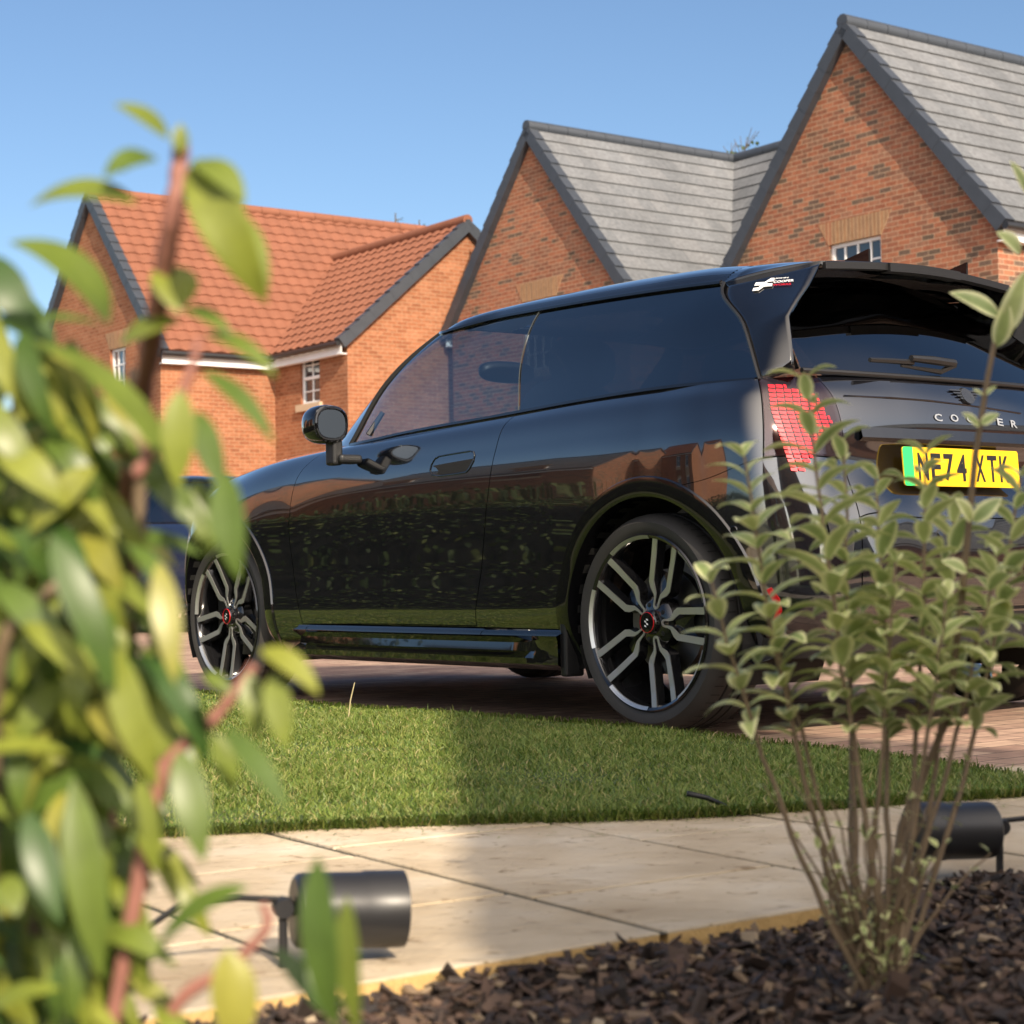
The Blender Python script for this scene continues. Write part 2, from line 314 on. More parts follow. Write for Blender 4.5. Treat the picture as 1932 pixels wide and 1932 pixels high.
def edge_blades(pl, n, off, hmin, hmax, ln_, wid, flat=False):
    k = rs.randint(0, len(pl)-1, n); t = rs.uniform(0, 1, n); A_ = np.array(pl); P_ = A_[k]*(1-t)[:, None]+A_[k+1]*t[:, None]; o_ = rs.normal(0, off, n); xs = P_[:, 0]+o_*.3; ys = P_[:, 1]+o_ + (rs.uniform(-.5, 0, n)**3*2 if flat else 0)
    k = np.abs(xs) < ys*.42+.5; xs, ys = xs[k], ys[k]; n = len(xs); th = rs.uniform(0, 2*np.pi, n) if flat else rs.normal(-np.pi/2, .9, n); h = rs.uniform(hmin, hmax, n); ln = rs.uniform(.3, 1, n)*ln_; dx, dy = np.cos(th), np.sin(th); w = wid*rs.uniform(.6, 1.2, n); fx, fy = -dy*w/2, dx*w/2
    z0 = np.full(n, .014 if flat else .012); V = np.zeros((n, 5, 3)); V[:, 0] = np.stack([xs-fx, ys-fy, z0], 1); V[:, 1] = np.stack([xs+fx, ys+fy, z0], 1); mx, my = xs+dx*ln*.5, ys+dy*ln*.5
    V[:, 2] = np.stack([mx+fx*.8, my+fy*.8, z0+h*.8], 1); V[:, 3] = np.stack([mx-fx*.8, my-fy*.8, z0+h*.8], 1); V[:, 4] = np.stack([xs+dx*ln, ys+dy*ln, z0+h*(.3 if flat else .9)], 1); return V.reshape(-1, 3), n
gp += [edge_blades(li, 8000, .014, .006, .026, .04, .003), edge_blades(lo, 9000, .012, .012, .03, .03, .004), edge_blades(li, 900, .03, .0005, .002, .028, .0022, flat=True)]
g_o = add_blades(gp, 'grass', M['grass']); tag(g_o, "short green lawn grass between the driveway and the stone path", "grass", kind='stuff')
# tufts hanging over the path edge
# path slabs
M['slab'] = bpy.data.materials.new("sandstone_slab"); m = M['slab']; m.use_nodes = True
def _slab(m):
    nt = m.node_tree; b = nt.nodes["Principled BSDF"]; N = nt.nodes.new; L = nt.links.new; tc = N("ShaderNodeTexCoord")
    g = N("ShaderNodeNewGeometry")
    n1 = N("ShaderNodeTexNoise"); n1.inputs["Scale"].default_value = 5; n1.inputs["Detail"].default_value = 8; L(tc.outputs["Object"], n1.inputs["Vector"])
    r1 = ramp(nt, [(.3, (.50, .41, .29)), (.5, (.60, .51, .38)), (.68, (.66, .59, .48))]); L(n1.outputs[0], r1.inputs[0])
    mp = N("ShaderNodeMapping"); mp.inputs["Scale"].default_value = (12, 24, 12); mp.inputs["Rotation"].default_value = (0, 0, R(-25)); L(tc.outputs["Object"], mp.inputs[0])
    n2 = N("ShaderNodeTexNoise"); n2.inputs["Scale"].default_value = 1.6; n2.inputs["Detail"].default_value = 9; n2.inputs["Roughness"].default_value = .62; n2.inputs["Distortion"].default_value = 1.2; L(mp.outputs[0], n2.inputs["Vector"])
    r2 = ramp(nt, [(.355, (.52, .47, .40)), (.385, (.94, .92, .9)), (.45, (1, 1, 1))]); L(n2.outputs[0], r2.inputs[0])
    n4 = N("ShaderNodeTexNoise"); n4.inputs["Scale"].default_value = 2.2; n4.inputs["Detail"].default_value = 4; L(tc.outputs["Object"], n4.inputs["Vector"]); r4 = ramp(nt, [(.38, (.80, .76, .70)), (.6, (1.05, 1.03, 1.0))]); L(n4.outputs[0], r4.inputs[0])
    mx = N("ShaderNodeMix"); mx.data_type = 'RGBA'; mx.blend_type = 'MULTIPLY'; mx.inputs[0].default_value = 1; L(r1.outputs[0], mx.inputs[6]); L(r2.outputs[0], mx.inputs[7])
    rr = ramp(nt, [(0, (.9, .88, .85)), (1, (1.0, 1.0, 1.0))]); L(g.outputs["Random Per Island"], rr.inputs[0])
    m2 = N("ShaderNodeMix"); m2.data_type = 'RGBA'; m2.blend_type = 'MULTIPLY'; m2.inputs[0].default_value = 1; L(mx.outputs[2], m2.inputs[6]); L(rr.outputs[0], m2.inputs[7])
    m3 = N("ShaderNodeMix"); m3.data_type = 'RGBA'; m3.blend_type = 'MULTIPLY'; m3.inputs[0].default_value = 1; L(m2.outputs[2], m3.inputs[6]); L(r4.outputs[0], m3.inputs[7])
    sx = N("ShaderNodeSeparateXYZ"); L(g.outputs["True Normal"], sx.inputs[0]); sr = ramp(nt, [(.5, (1, 1, 1)), (.9, (0, 0, 0))]); L(sx.outputs[2], sr.inputs[0])
    m4 = N("ShaderNodeMix"); m4.data_type = 'RGBA'; L(sr.outputs[0], m4.inputs[0]); L(m3.outputs[2], m4.inputs[6]); m4.inputs[7].default_value = (.58, .38, .15, 1); sp_ = N("ShaderNodeSeparateXYZ"); L(g.outputs["Position"], sp_.inputs[0]); lt = N("ShaderNodeMath"); lt.operation = 'LESS_THAN'; L(sp_.outputs[2], lt.inputs[0]); lt.inputs[1].default_value = .0082; mm_ = N("ShaderNodeMath"); mm_.operation = 'MULTIPLY'; L(lt.outputs[0], mm_.inputs[0]); L(sr.outputs[0], mm_.inputs[1]); L(mm_.outputs[0], m4.inputs[0]); m2 = m4  # upright slab edges tinted yellow, the sunlit tone put into the colour
    L(m2.outputs[2], b.inputs["Base Color"]); b.inputs["Roughness"].default_value = .8
    n3 = N("ShaderNodeTexNoise"); n3.inputs["Scale"].default_value = 90; n3.inputs["Detail"].default_value = 4; L(tc.outputs["Object"], n3.inputs["Vector"])
    ad = N("ShaderNodeMath"); ad.operation = 'MULTIPLY_ADD'; L(n3.outputs[0], ad.inputs[0]); ad.inputs[1].default_value = .25; L(n2.outputs[0], ad.inputs[2])
    bp = N("ShaderNodeBump"); bp.inputs["Strength"].default_value = .8; bp.inputs["Distance"].default_value = .010; L(ad.outputs[0], bp.inputs["Height"]); L(bp.outputs[0], b.inputs["Normal"])
_slab(M['slab'])
JD = Vector((-.545, .839, 0)).normalized(); JP = Vector((.839, .545, 0)).normalized()
def clip(poly, p, n):
    out = []
    for i in range(len(poly)):
        a, b = poly[i], poly[(i+1) % len(poly)]; da, db = (a-p).dot(n), (b-p).dot(n)
        if da >= 0: out.append(a)
        if da*db < 0: out.append(a + (b-a)*(da/(da-db)))
    return out
NE = atZ(690, 1850, .012); NE2 = atZ(1540, 1710, .012); ned = (NE2-NE).normalized(); nen = Vector((-ned.y, ned.x, 0))
sb = MB(); joints = [-2.6, -2.15, -1.7, -1.25, -.79, -.43, .02, .512, .965, 1.415, 1.868, 2.223, 2.675, 3.13, 3.5, 3.95, 4.4]
for i in range(len(joints)-1):
    q = .2 + ((i*37) % 11)*.05 - 1.2
    while q < 5.2:
        ln = rnd.choice([.45, .6, .6, .75]); a0, a1, b0, b1 = joints[i]+.007, joints[i+1]-.007, q+.005, q+ln-.005; q += ln
        if i == 9: pass
        poly = [JP*a0+JD*b0, JP*a1+JD*b0, JP*a1+JD*b1, JP*a0+JD*b1]
        poly = clip(poly, NE, nen); poly = clip(poly, atZ(966, 1500, 0), Vector((.25, -1, 0))) if len(poly) > 2 else []
        if len(poly) < 3: continue
        t = .012 + rnd.uniform(-.0015, .0015); bev = .002
        c = sum(poly, Vector())/len(poly); n = len(poly)
        inn = [c + (p-c)*(1 - bev/max(.1, (p-c).length)) for p in poly]
        base = len(sb.v)
        sb.v += [(p.x, p.y, t) for p in inn] + [(p.x, p.y, t-.0015) for p in poly] + [(p.x, p.y, -.03) for p in poly]
        fs = [tuple(base+k for k in range(n))] + [(base+n+k, base+n+(k+1) % n, base+(k+1) % n, base+k) for k in range(n)] + [(base+2*n+k, base+2*n+(k+1) % n, base+n+(k+1) % n, base+n+k) for k in range(n)]
        for f in fs: sb.f.append(f); sb.uv.append([(0, 0)]*len(f)); sb.mi.append(0)
tag(sb.build('path', M['slab']), kind='structure')
M['grout'] = mat("grout", (.05, .05, .035), .95, bump=(200, .5, .003))
o1 = NE - ned*4; o2 = NE + ned*2.3
plane('path_base', [(o1.x, o1.y), (o2.x, o2.y)] + [(p.x, p.y+.03) for p in reversed(path_edge[:8])], .0085, M['grout'])
# soil bed and bark mulch
M['soil'] = mat("bark_soil", (.022, .015, .011), .95, var=(30, .5), bump=(90, .9, .012))
V = []; Fc = []; nx, ny = 150, 90
def soil_z(x, y):
    d = (Vector((x, y, 0))-NE).dot(nen)   # negative in the bed
    b = -.014 + .012*math.sin(x*7+1)*math.sin(y*9) + .006*math.sin(x*23)*math.sin(y*19+2)
    if x > .35: b += min(.03, (x-.35)*.06)
    return b - max(0, min(.05, (d+.02)))*1.0
for j in range(ny):
    for i in range(nx):
        s = -3 + 8*i/(nx-1); t = .02 - 2.6*(j/(ny-1))**1.2; p = NE + ned*s + nen*t
        V.append((p.x, p.y, soil_z(p.x, p.y) if t < 0 else -.035))
for j in range(ny-1):
    for i in range(nx-1): a = j*nx+i; Fc.append((a, a+1, a+nx+1, a+nx))
tag(mobj('soil', (V, Fc), M['soil'], smooth=True), kind='structure')
M['mulch'] = bpy.data.materials.new("bark_mulch"); M['mulch'].use_nodes = True
_leafmat(M['mulch'], [(0, (.018, .014, .013)), (.5, (.045, .028, .02)), (.8, (.085, .05, .035)), (.93, (.13, .085, .055)), (.975, (.24, .17, .10)), (1, (.36, .29, .2))], tr=0, rough=.75)
def chips(n):
    V = np.zeros((n, 8, 3)); q = np.array([[x, y, z] for z in (-1, 1) for y in (-1, 1) for x in (-1, 1)], float)
    k = 0
    for i in range(n*4):
        if k >= n: break
        x = rs.uniform(-1.3, 1.9); y = rs.uniform(1.55, 3.9)
        dd = (Vector((x, y, 0))-NE).dot(nen)
        if dd > (.012 if x > .45 else -.004) or abs(x) > y*.36+.35: continue
        big = rs.rand() < .06
        s = np.array([rs.uniform(.008, .028)*(2.2 if big else 1), rs.uniform(.004, .013)*(2.0 if big else 1), rs.uniform(.002, .006)])/2
        P = q*s*rs.uniform(.6, 1.25, (8, 3))
        a, b_, c = rs.uniform(0, 6.28), rs.normal(0, .45), rs.normal(0, .45)
        ca, sa, cb, sb_, cc, sc = math.cos(a), math.sin(a), math.cos(b_), math.sin(b_), math.cos(c), math.sin(c)
        Rm = np.array([[ca, -sa, 0], [sa, ca, 0], [0, 0, 1]]) @ np.array([[cb, 0, sb_], [0, 1, 0], [-sb_, 0, cb]]) @ np.array([[1, 0, 0], [0, cc, -sc], [0, sc, cc]])
        V[k] = P @ Rm.T + np.array([x, y, soil_z(x, y) + rs.uniform(0, .012)]); k += 1
    V = V[:k].reshape(-1, 3); me = bpy.data.meshes.new('mulch')
    F8 = np.array([[0, 2, 3, 1], [4, 5, 7, 6], [0, 1, 5, 4], [1, 3, 7, 5], [3, 2, 6, 7], [2, 0, 4, 6]])
    me.from_pydata(V.tolist(), [], (np.arange(k)[:, None, None]*8 + F8[None]).reshape(-1, 4).tolist()); return me
tag(mobj('bark_mulch', chips(16000), M['mulch']), "dark bark mulch covering the planting bed in front of the path", "mulch", kind='stuff')

# ------------------------------------------------------------------ houses
TH = .630
HA = Vector((-math.sin(TH), math.cos(TH), 0)); HB = Vector((math.cos(TH), math.sin(TH), 0)); Z = Vector((0, 0, 1))
from mathutils.geometry import tessellate_polygon
M['tiles'] = brick_mat("grey_tiles", [(0, (.130, .137, .148)), (.5, (.148, .155, .167)), (1, (.165, .17, .18))], (.10, .10, .10), w=.33, h=.345, ms=.004, rough=.7, depth=.002)
def wall(mb, o, ax, out, holes=(), flip=False, rev=.10):
    """out: outline in (along, height) metres; holes: (a0,a1,z0,z1)"""
    nrm = ax.cross(Z) * (-1 if flip else 1)
    loops = [[Vector((a, z, 0)) for a, z in out]] + [[Vector((a, z, 0)) for a, z in ((h[0], h[2]), (h[1], h[2]), (h[1], h[3]), (h[0], h[3]))] for h in holes]
    flat = [p for l in loops for p in l]; off = rnd.randint(0, 20)*.225
    for t in tessellate_polygon(loops):
        pts = [flat[i] for i in t]; mb.poly([o + ax*p.x + Z*p.y for p in pts], [(p.x+off, p.y) for p in pts])
    for a0, a1, z0, z1 in holes:
        for (p, q) in (((a0, z0), (a1, z0)), ((a1, z0), (a1, z1)), ((a1, z1), (a0, z1)), ((a0, z1), (a0, z0))):
            P, Q = o+ax*p[0]+Z*p[1], o+ax*q[0]+Z*q[1]; dl = (Q-P).length
            mb.quad(P, Q, Q-nrm*rev, P-nrm*rev, [(0, .03), (dl, .03), (dl, .1), (0, .1)])
def window(house, o, ax, nrm, h, cols=2, rows=2, sash=False, sill=True, arch=True, splay=.22):
    a0, a1, z0, z1 = h; w, hh = a1-a0, z1-z0; ins = nrm*-.055
    def bar(mb, x0, x1, y0, y1, d0=0, d1=.06): mb.box(o+ax*x0+Z*y0+ins-nrm*d1+nrm*d0*0, ax*(x1-x0), nrm*(d1-d0), Z*(y1-y0))
    f = MB(); t = .055
    bar(f, a0, a1, z0, z0+t); bar(f, a0, a1, z1-t, z1); bar(f, a0, a0+t, z0+t, z1-t); bar(f, a1-t, a1, z0+t, z1-t)
    if sash: bar(f, a0+t, a1-t, z0+hh*.5-.03, z0+hh*.5+.03, -.012, .05)
    for k in range(1, cols): x = a0+w*k/cols; bar(f, x-.014, x+.014, z0+t, z1-t, .01, .045)
    for k in range(1, rows):
        y = z0+hh*k/rows
        if not (sash and k*2 == rows): bar(f, a0+t, a1-t, y-.013, y+.013, .012, .044)
    fo = f.build('window', M['upvc'], house)
    g = MB(); p = o+ins-nrm*.03; g.quad(p+ax*(a0+.02)+Z*(z0+.02), p+ax*(a1-.02)+Z*(z0+.02), p+ax*(a1-.02)+Z*(z1-.02), p+ax*(a0+.02)+Z*(z1-.02))
    go = g.build('pane', M['winglass'], fo)
    c = MB(); p = o+ins-nrm*.16; c.quad(p+ax*a0+Z*z0, p+ax*a1+Z*z0, p+ax*a1+Z*z1, p+ax*a0+Z*z1); 
    if sill:
        s = MB(); s.box(o+ax*(a0-.1)+Z*(z0-.14)-nrm*.06, ax*(w+.2), nrm*.13, Z*.14); bevel(s.build('sill', M['sill_stone'], fo), .008)
    if arch:
        ar = MB(); ht = .345; e = nrm*.006
        pts = [(a0-.02, z1), (a1+.02, z1), (a1+splay, z1+ht), (a0-splay, z1+ht)]
        ar.poly([o+ax*x+Z*y+e for x, y in pts], [(x, y*.5) for x, y in pts]); 
        ar.poly([o+ax*x+Z*y+e for x, y in (pts[0], pts[1])] + [o+ax*x+Z*y-nrm*.02 for x, y in (pts[1], pts[0])])
        for (p, q) in ((pts[1], pts[2]), (pts[2], pts[3]), (pts[3], pts[0])): ar.quad(o+ax*p[0]+Z*p[1]+e, o+ax*q[0]+Z*q[1]+e, o+ax*q[0]+Z*q[1]-nrm*.02, o+ax*p[0]+Z*p[1]-nrm*.02)
        ar.build('arch', M['arch'], fo)
    return fo
def roof_plane(mb, P, D, Ln, S, Ls, N_, course=.345, th=.024, wave=0, start=0):
    n = int(math.ceil(Ls/course)); 
    for i in range(n):
        s0 = i*course - .01; s1 = min((i+1)*course, Ls)+.02
        if wave:
            k = max(2, int(Ln/.06)); pr = None
            for j in range(k+1):
                x = Ln*j/k; ph = (x/wave) % 1.0; hz = .018*math.sin(ph*2*math.pi) + (.012 if ph < .2 else 0); dz = .012*math.sin(ph*2*math.pi+1.2)
                a = P+D*x+S*(s0-dz)+N_*(th+hz+.006); b = P+D*x+S*s1+N_*(hz*.9+.002); c = P+D*x+S*(s0-dz)+N_*(hz-.03)
                if pr: mb.quad(pr[0], a, b, pr[1], [(pr[3], s0), (x, s0), (x, s1), (pr[3], s1)]); mb.quad(pr[2], c, a, pr[0])
                pr = (a, b, c, x)
        else:
            a, b = P+S*s0+N_*(th+.004), P+S*s1+N_*.002
            u0 = (i % 2)*0
            mb.quad(a, a+D*Ln, b+D*Ln, b, [(0, s0+.01), (Ln, s0+.01), (Ln, s0+.335), (0, s0+.335)])
            mb.quad(a-N_*.03, a+D*Ln-N_*.03, a+D*Ln, a)
def verge(mb, P, S, Ls, N_, out, course=.345, ext=.0):
    """serrated dry-verge caps along a gable slope; out = unit vector away from the wall"""
    n = int(math.ceil(Ls/course))
    for i in range(n):
        s0, s1 = i*course-.015, min((i+1)*course, Ls)
        for (a, b, e0, e1, dep) in ((s0, s1, .055, .028, .17),):
            p0 = P+S*a; p1 = P+S*b
            v = [p0-N_*dep, p1-N_*dep, p1+N_*e1, p0+N_*e0]
            o2 = out*(.135+.004*(i % 2)); v2 = [x+o2 for x in v]
            mb.poly(v2); mb.quad(v[3], v[2], v2[2], v2[3]); mb.quad(v[0], v[1], v2[1], v2[0]); mb.quad(v[0], v2[0], v2[3], v[3]); mb.quad(v[1], v2[1], v2[2], v[2])
            # cap folded over the tiles
            w = -out*.06; mb.quad(v[3], v[2], v[2]+w, v[3]+w); mb.quad(v[3], v[3]+w, v[3]+w-N_*.05, v[3]-N_*.05)
class Block:
    """gable-roofed box. K corner (ground), a along the gable wall, b along the ridge"""
    def __init__(s, K, a, b, W, D, ez, rz, brick, tile, wave=0, over=.13, eave=.18, holes=None, course=.345, ridge_m=None):
        s.W, s.D, s.ez, s.rz, s.K, s.a, s.b = W, D, ez, rz, K, a, b
        holes = holes or {}; h2 = W/2
        s.wall = MB(); s.roof = MB(); s.verges = []; s.fas = MB(); s.gut = MB()
        gab = [(0, -.1), (W, -.1), (W, ez), (h2, rz), (0, ez)]
        wall(s.wall, K, a, gab, holes.get('front', ()), flip=a.cross(Z).dot(-b) < 0)
        wall(s.wall, K+b*D, a, gab, holes.get('back', ()), flip=a.cross(Z).dot(b) < 0)
        rect = [(0, -.1), (D, -.1), (D, ez), (0, ez)]
        wall(s.wall, K, b, rect, holes.get('right', ()), flip=b.cross(Z).dot(-a) < 0)
        wall(s.wall, K+a*W, b, rect, holes.get('left', ()), flip=b.cross(Z).dot(a) < 0)
        rise = rz-ez; sl = math.hypot(h2, rise); 
        for sg, P0 in ((1, K), (-1, K+a*W)):
            S = (a*sg*h2 + Z*rise).normalized(); Nn = (Z*h2 - a*sg*rise).normalized()
            lift = .10; P = P0 + Z*ez - S*eave + Nn*lift - b*over
            roof_plane(s.roof, P, b, D+2*over, S, sl+eave+.1, Nn, wave=wave, course=course)
            s.roof.quad(P-Nn*.02, P+b*(D+2*over)-Nn*.02, P+b*(D+2*over)+S*(sl+eave)-Nn*.02, P+S*(sl+eave)-Nn*.02)
            v_ = MB(); s.verges.append(v_); verge(v_, P0+Z*ez-S*(eave+.02)+Nn*lift, S, sl+eave+.12, Nn, -b, course)
            v_ = MB(); s.verges.append(v_); verge(v_, P0+b*D+Z*ez-S*(eave+.02)+Nn*lift, S, sl+eave+.12, Nn, b, course)
            # fascia and gutter
            e = P0 + Z*ez - S*eave + Nn*lift; outw = -a*sg
            s.fas.box(e - Z*.26 - b*.05 - outw*.03, b*(D+.1), outw*-.02, Z*.2); s.fas.box(e-Z*.27-b*.05-outw*.02, b*(D+.1), -outw*(eave*.8), Z*.02)
            g0 = e - b*over + outw*.05 - Z*.08; s.gut.tube([g0, g0+b*(D+2*over)], .055, 10)
        # ridge tiles
        rr = K + a*h2 + Z*(rz+.15) - b*over; k = int((D+2*over)/.45)
        for i in range(k+1): s.roof_ridge(rr+b*(i*.45), b, .44, mi=0)
    def roof_ridge(s, p, b, l, mi):
        s.gutless = True
        s.rd = getattr(s, 'rd', None) or MB(); s.rd.tube([p, p+b*l], .115, 10)
def finish_house(name, blocks, mats, wins, **k):
    base = blocks[0].K; h = empty(name, base, **k)
    def mk(nm, attr, m):
        b = MB()
        for bl in blocks:
            src = getattr(bl, attr, None)
            if not src: continue
            n = len(b.v); b.v += [tuple(Vector(v)-base) for v in src.v]; b.f += [tuple(i+n for i in f) for f in src.f]; b.uv += src.uv; b.mi += src.mi
        return b.build(nm, m, h)
    mk('wall', 'wall', mats[0]); r = mk('roof', 'roof', mats[1]); pass
    
    for bl in blocks:
        for src in bl.verges + [bl.rd]:
            b = MB(); b.v = [tuple(Vector(v)-base) for v in src.v]; b.f = src.f; b.uv = src.uv; b.mi = src.mi
            if src is bl.rd: auto_smooth(b.build('ridge_tiles', mats[2], r), 50)
            else: b.build('verge', M['verge'], h)
    mk('fascia', 'fas', mats[3]); auto_smooth(mk('gutter', 'gut', M['gutter']), 50)
    for (o, ax, nrm, hole, kw) in wins: window(h, o-base, ax, nrm, hole, **kw)
    return h
nA = -HB; nR = -HA     # outward normals: gable fronts face nA, right-hand ends face nR
# right-hand house
K1 = atY(1881, 410, 25.2); K1 = Vector((K1.x, K1.y, 0))
w1 = (2.14, 3.18, 4.10, 5.40)
b1 = Block(K1, HA, HB, 5.38, 9, 5.29, 8.55, None, None, holes={'front': [w1], 'right': [(2, 3.2, 3.4, 4.6)]})
finish_house('brick_house', [b1], [M['brick_multi'], M['tiles'], M['verge'], M['upvc']],
             [(K1, HA, nA, w1, dict(cols=4, rows=4)), (K1, HB, nR, (2, 3.2, 3.4, 4.6), {})],
             label="brick house at the right with the tallest gable, its window above the car's spoiler", cat="house")
# middle house
ap = atZ(1003, 255, 8.545); K2 = Vector((ap.x, ap.y, 0)) - HA*2.69
w2 = (2.05, 3.05, 4.2, 5.5)
b2 = Block(K2, HA, HB, 5.38, 5.2, 5.29, 8.545, None, None, holes={'front': [w2]})
b2b = Block(K2+HB*(5.05-2.69)-HA*8, HB, HA, 5.38, 15.9, 5.29, 8.545, None, None)
finish_house('brick_house', [b2, b2b], [M['brick_multi'], M['tiles'], M['verge'], M['upvc']], [(K2, HA, nA, w2, dict(cols=4, rows=4))],
             label="brick house in the middle, grey-tiled gable with a second roof meeting it", cat="house")
# left house, red pantiles
K3 = atZ(655, 638, 5.0); K3 = Vector((K3.x, K3.y, 0)); N3 = K3 + HA*2.84
w3 = (1.05, 1.80, 3.88, 4.90)
b3 = Block(K3, HB, HA, 5.52, 5.0, 5.0, 7.36, None, None, holes={'right': [w3]}, over=.10, course=.30, wave=.30)
w3m = (.55, 1.35, 3.3, 4.7)
b3m = Block(N3-HB*2.5, HA, HB, 6.43, 12, 5.0, 8.45, None, None, holes={'front': [(1.61, 2.36, 4.2, 5.2), (4.1, 4.9, 4.1, 5.15)]}, over=.10, course=.30, wave=.30)
finish_house('brick_house', [b3, b3m], [M['brick_orange'], M['tile_red'], M['tile_red'], M['upvc']],
             [(K3, HA, nA, w3, dict(cols=2, rows=4, sash=True, arch=False)), (N3-HB*2.5, HA, nA, (1.61, 2.36, 4.2, 5.2), dict(cols=3, rows=3)), (N3-HB*2.5, HA, nA, (4.1, 4.9, 4.1, 5.15), {})],
             label="orange brick house at the left with a red pantiled roof", cat="house")
# unseen building behind the camera, gable shaped to shade lawn and path at right
KG = Vector((1.50, -3.76, 0)); gb = Vector((.364, -.931, 0)).normalized(); ga = Vector((.931, .364, 0)).normalized()
bg = Block(KG, ga, gb, 4.2, 6, 2.1, 6.02, None, None)
finish_house('shade_garage', [bg], [M['brick_multi'], M['tiles'], M['verge'], M['upvc']], [], label="unseen brick garage behind the photographer, its steep gable shaped to shade the lawn", cat="garage")
# houses further left, seen only as reflections in the car
def refl_house(K, a, b, W, D, ez, rz, label, brick, tile, wave=0):
    hs = [(1.2, 2.2, 3.2, 4.4), (4, 5.2, 3.2, 4.4), (1.2, 2.4, .8, 2.1)]
    bl = Block(K, a, b, W, D, ez, rz, None, None, holes={'right': hs}, wave=0)
    nr = b.cross(Z); nr = nr if nr.dot(-a) > 0 else -nr
    return finish_house('brick_house', [bl], [brick, tile, tile, M['upvc']], [(K, b, nr, h, {}) for h in hs], label=label, cat="house")
refl_house(Vector((-24, 3, 0)), -HB, HA*1.0, 7, 11, 4.9, 7.8, "brick house out of frame to the left of the lawn", M['brick_orange'], M['tile_red'])
refl_house(Vector((-28, 22, 0)), -HB, HA*1.0, 7, 10, 4.9, 7.8, "second brick house out of frame to the left beyond the first", M['brick_multi'], M['tiles'])

refl_house(Vector((-26, 12.5, 0)), -HB, HA*1.0, 6, 8.5, 3.9, 6.6, "low brick house out of frame between the two at the left", M['brick_multi'], M['tiles'])
refl_house(Vector((-4, -19, 0)), -HB, HA*-1.0, 7, 11, 4.9, 7.6, "brick house behind the photographer, left of the garage", M['brick_multi'], M['tile_red'])
refl_house(Vector((20, -16, 0)), HA*1.0, HB*1.0, 7, 12, 4.9, 7.8, "brick house behind the photographer, right of the garage", M['brick_orange'], M['tiles'])
refl_house(Vector((27, -1, 0)), HB*1.0, HA*1.0, 7, 11, 4.9, 7.8, "brick house out of frame to the right of the driveway", M['brick_multi'], M['tiles'])

# ------------------------------------------------------------------ the black hatchback (local x forward from the rear axle, y left, z up)
CA = .6526; CF = Vector((-math.sin(CA), math.cos(CA), 0)); CL = Vector((-math.cos(CA), -math.sin(CA), 0))
CORG = Vector((.385, 5.329, 0)) - CL*.85
CARM = Matrix(((CF.x, CL.x, 0, CORG.x), (CF.y, CL.y, 0, CORG.y), (0, 0, 1, 0), (0, 0, 0, 1))); CARI = CARM.inverted()
BODY = [  # rows r0..r6 per column (u, v, z)
 [(3.13,0,.17),(3.20,0,.30),(3.25,0,.50),(3.24,0,.68),(3.19,0,.78),(3.12,0,.84),(3.02,0,.885)],
 [(3.10,.35,.17),(3.17,.35,.30),(3.22,.36,.50),(3.21,.36,.68),(3.16,.35,.78),(3.09,.34,.84),(2.99,.33,.883)],
 [(2.99,.62,.17),(3.05,.64,.30),(3.09,.66,.50),(3.08,.655,.67),(3.03,.63,.77),(2.96,.60,.835),(2.88,.56,.880)],
 [(2.84,.78,.17),(2.88,.82,.30),(2.89,.838,.50),(2.87,.83,.67),(2.82,.79,.785),(2.78,.735,.85),(2.72,.67,.885)],
 [(2.526,.80,.17),(2.526,.862,.30),(2.526,.872,.50),(2.526,.874,.69),(2.50,.845,.82),(2.46,.79,.885),(2.40,.71,.925)],
 [(1.905,.80,.17),(1.912,.862,.295),(1.968,.868,.50),(1.985,.872,.70),(1.94,.856,.85),(1.83,.82,.925),(1.72,.775,.950)],
 [(1.40,.80,.17),(1.40,.862,.30),(1.40,.868,.50),(1.40,.873,.70),(1.38,.862,.85),(1.36,.834,.932),(1.33,.79,.966)],
 [(.82,.80,.17),(.818,.862,.30),(.775,.868,.50),(.735,.873,.70),(.70,.863,.86),(.68,.838,.945),(.661,.796,.985)],
 [(.38,.80,.17),(.38,.865,.30),(.38,.874,.50),(.37,.878,.70),(.36,.867,.865),(.35,.84,.952),(.34,.797,.995)],
 [(0,.80,.19),(0,.868,.32),(0,.880,.50),(0,.882,.70),(0,.869,.868),(0,.838,.955),(0,.792,1.0)],
 [(-.27,.79,.21),(-.28,.852,.32),(-.28,.866,.50),(-.27,.868,.72),(-.25,.857,.87),(-.23,.825,.955),(-.21,.78,.999)],
 [(-.40,.75,.23),(-.44,.800,.33),(-.45,.815,.50),(-.45,.812,.77),(-.44,.80,.87),(-.41,.775,.95),(-.37,.745,.999)],
 [(-.47,.64,.24),(-.53,.70,.33),(-.545,.71,.50),(-.515,.70,.775),(-.495,.69,.865),(-.460,.68,.95),(-.41,.665,1.005)],
 [(-.50,.48,.25),(-.565,.56,.33),(-.570,.565,.605),(-.515,.565,.77),(-.508,.56,.86),(-.478,.565,.95),(-.425,.575,1.012)],
 [(-.51,.28,.25),(-.575,.30,.33),(-.575,.30,.605),(-.508,.30,.77),(-.520,.30,.865),(-.498,.30,.948),(-.455,.30,1.022)],
 [(-.51,0,.25),(-.58,0,.33),(-.578,0,.605),(-.510,0,.77),(-.525,0,.867),(-.505,0,.945),(-.465,0,1.022)]]
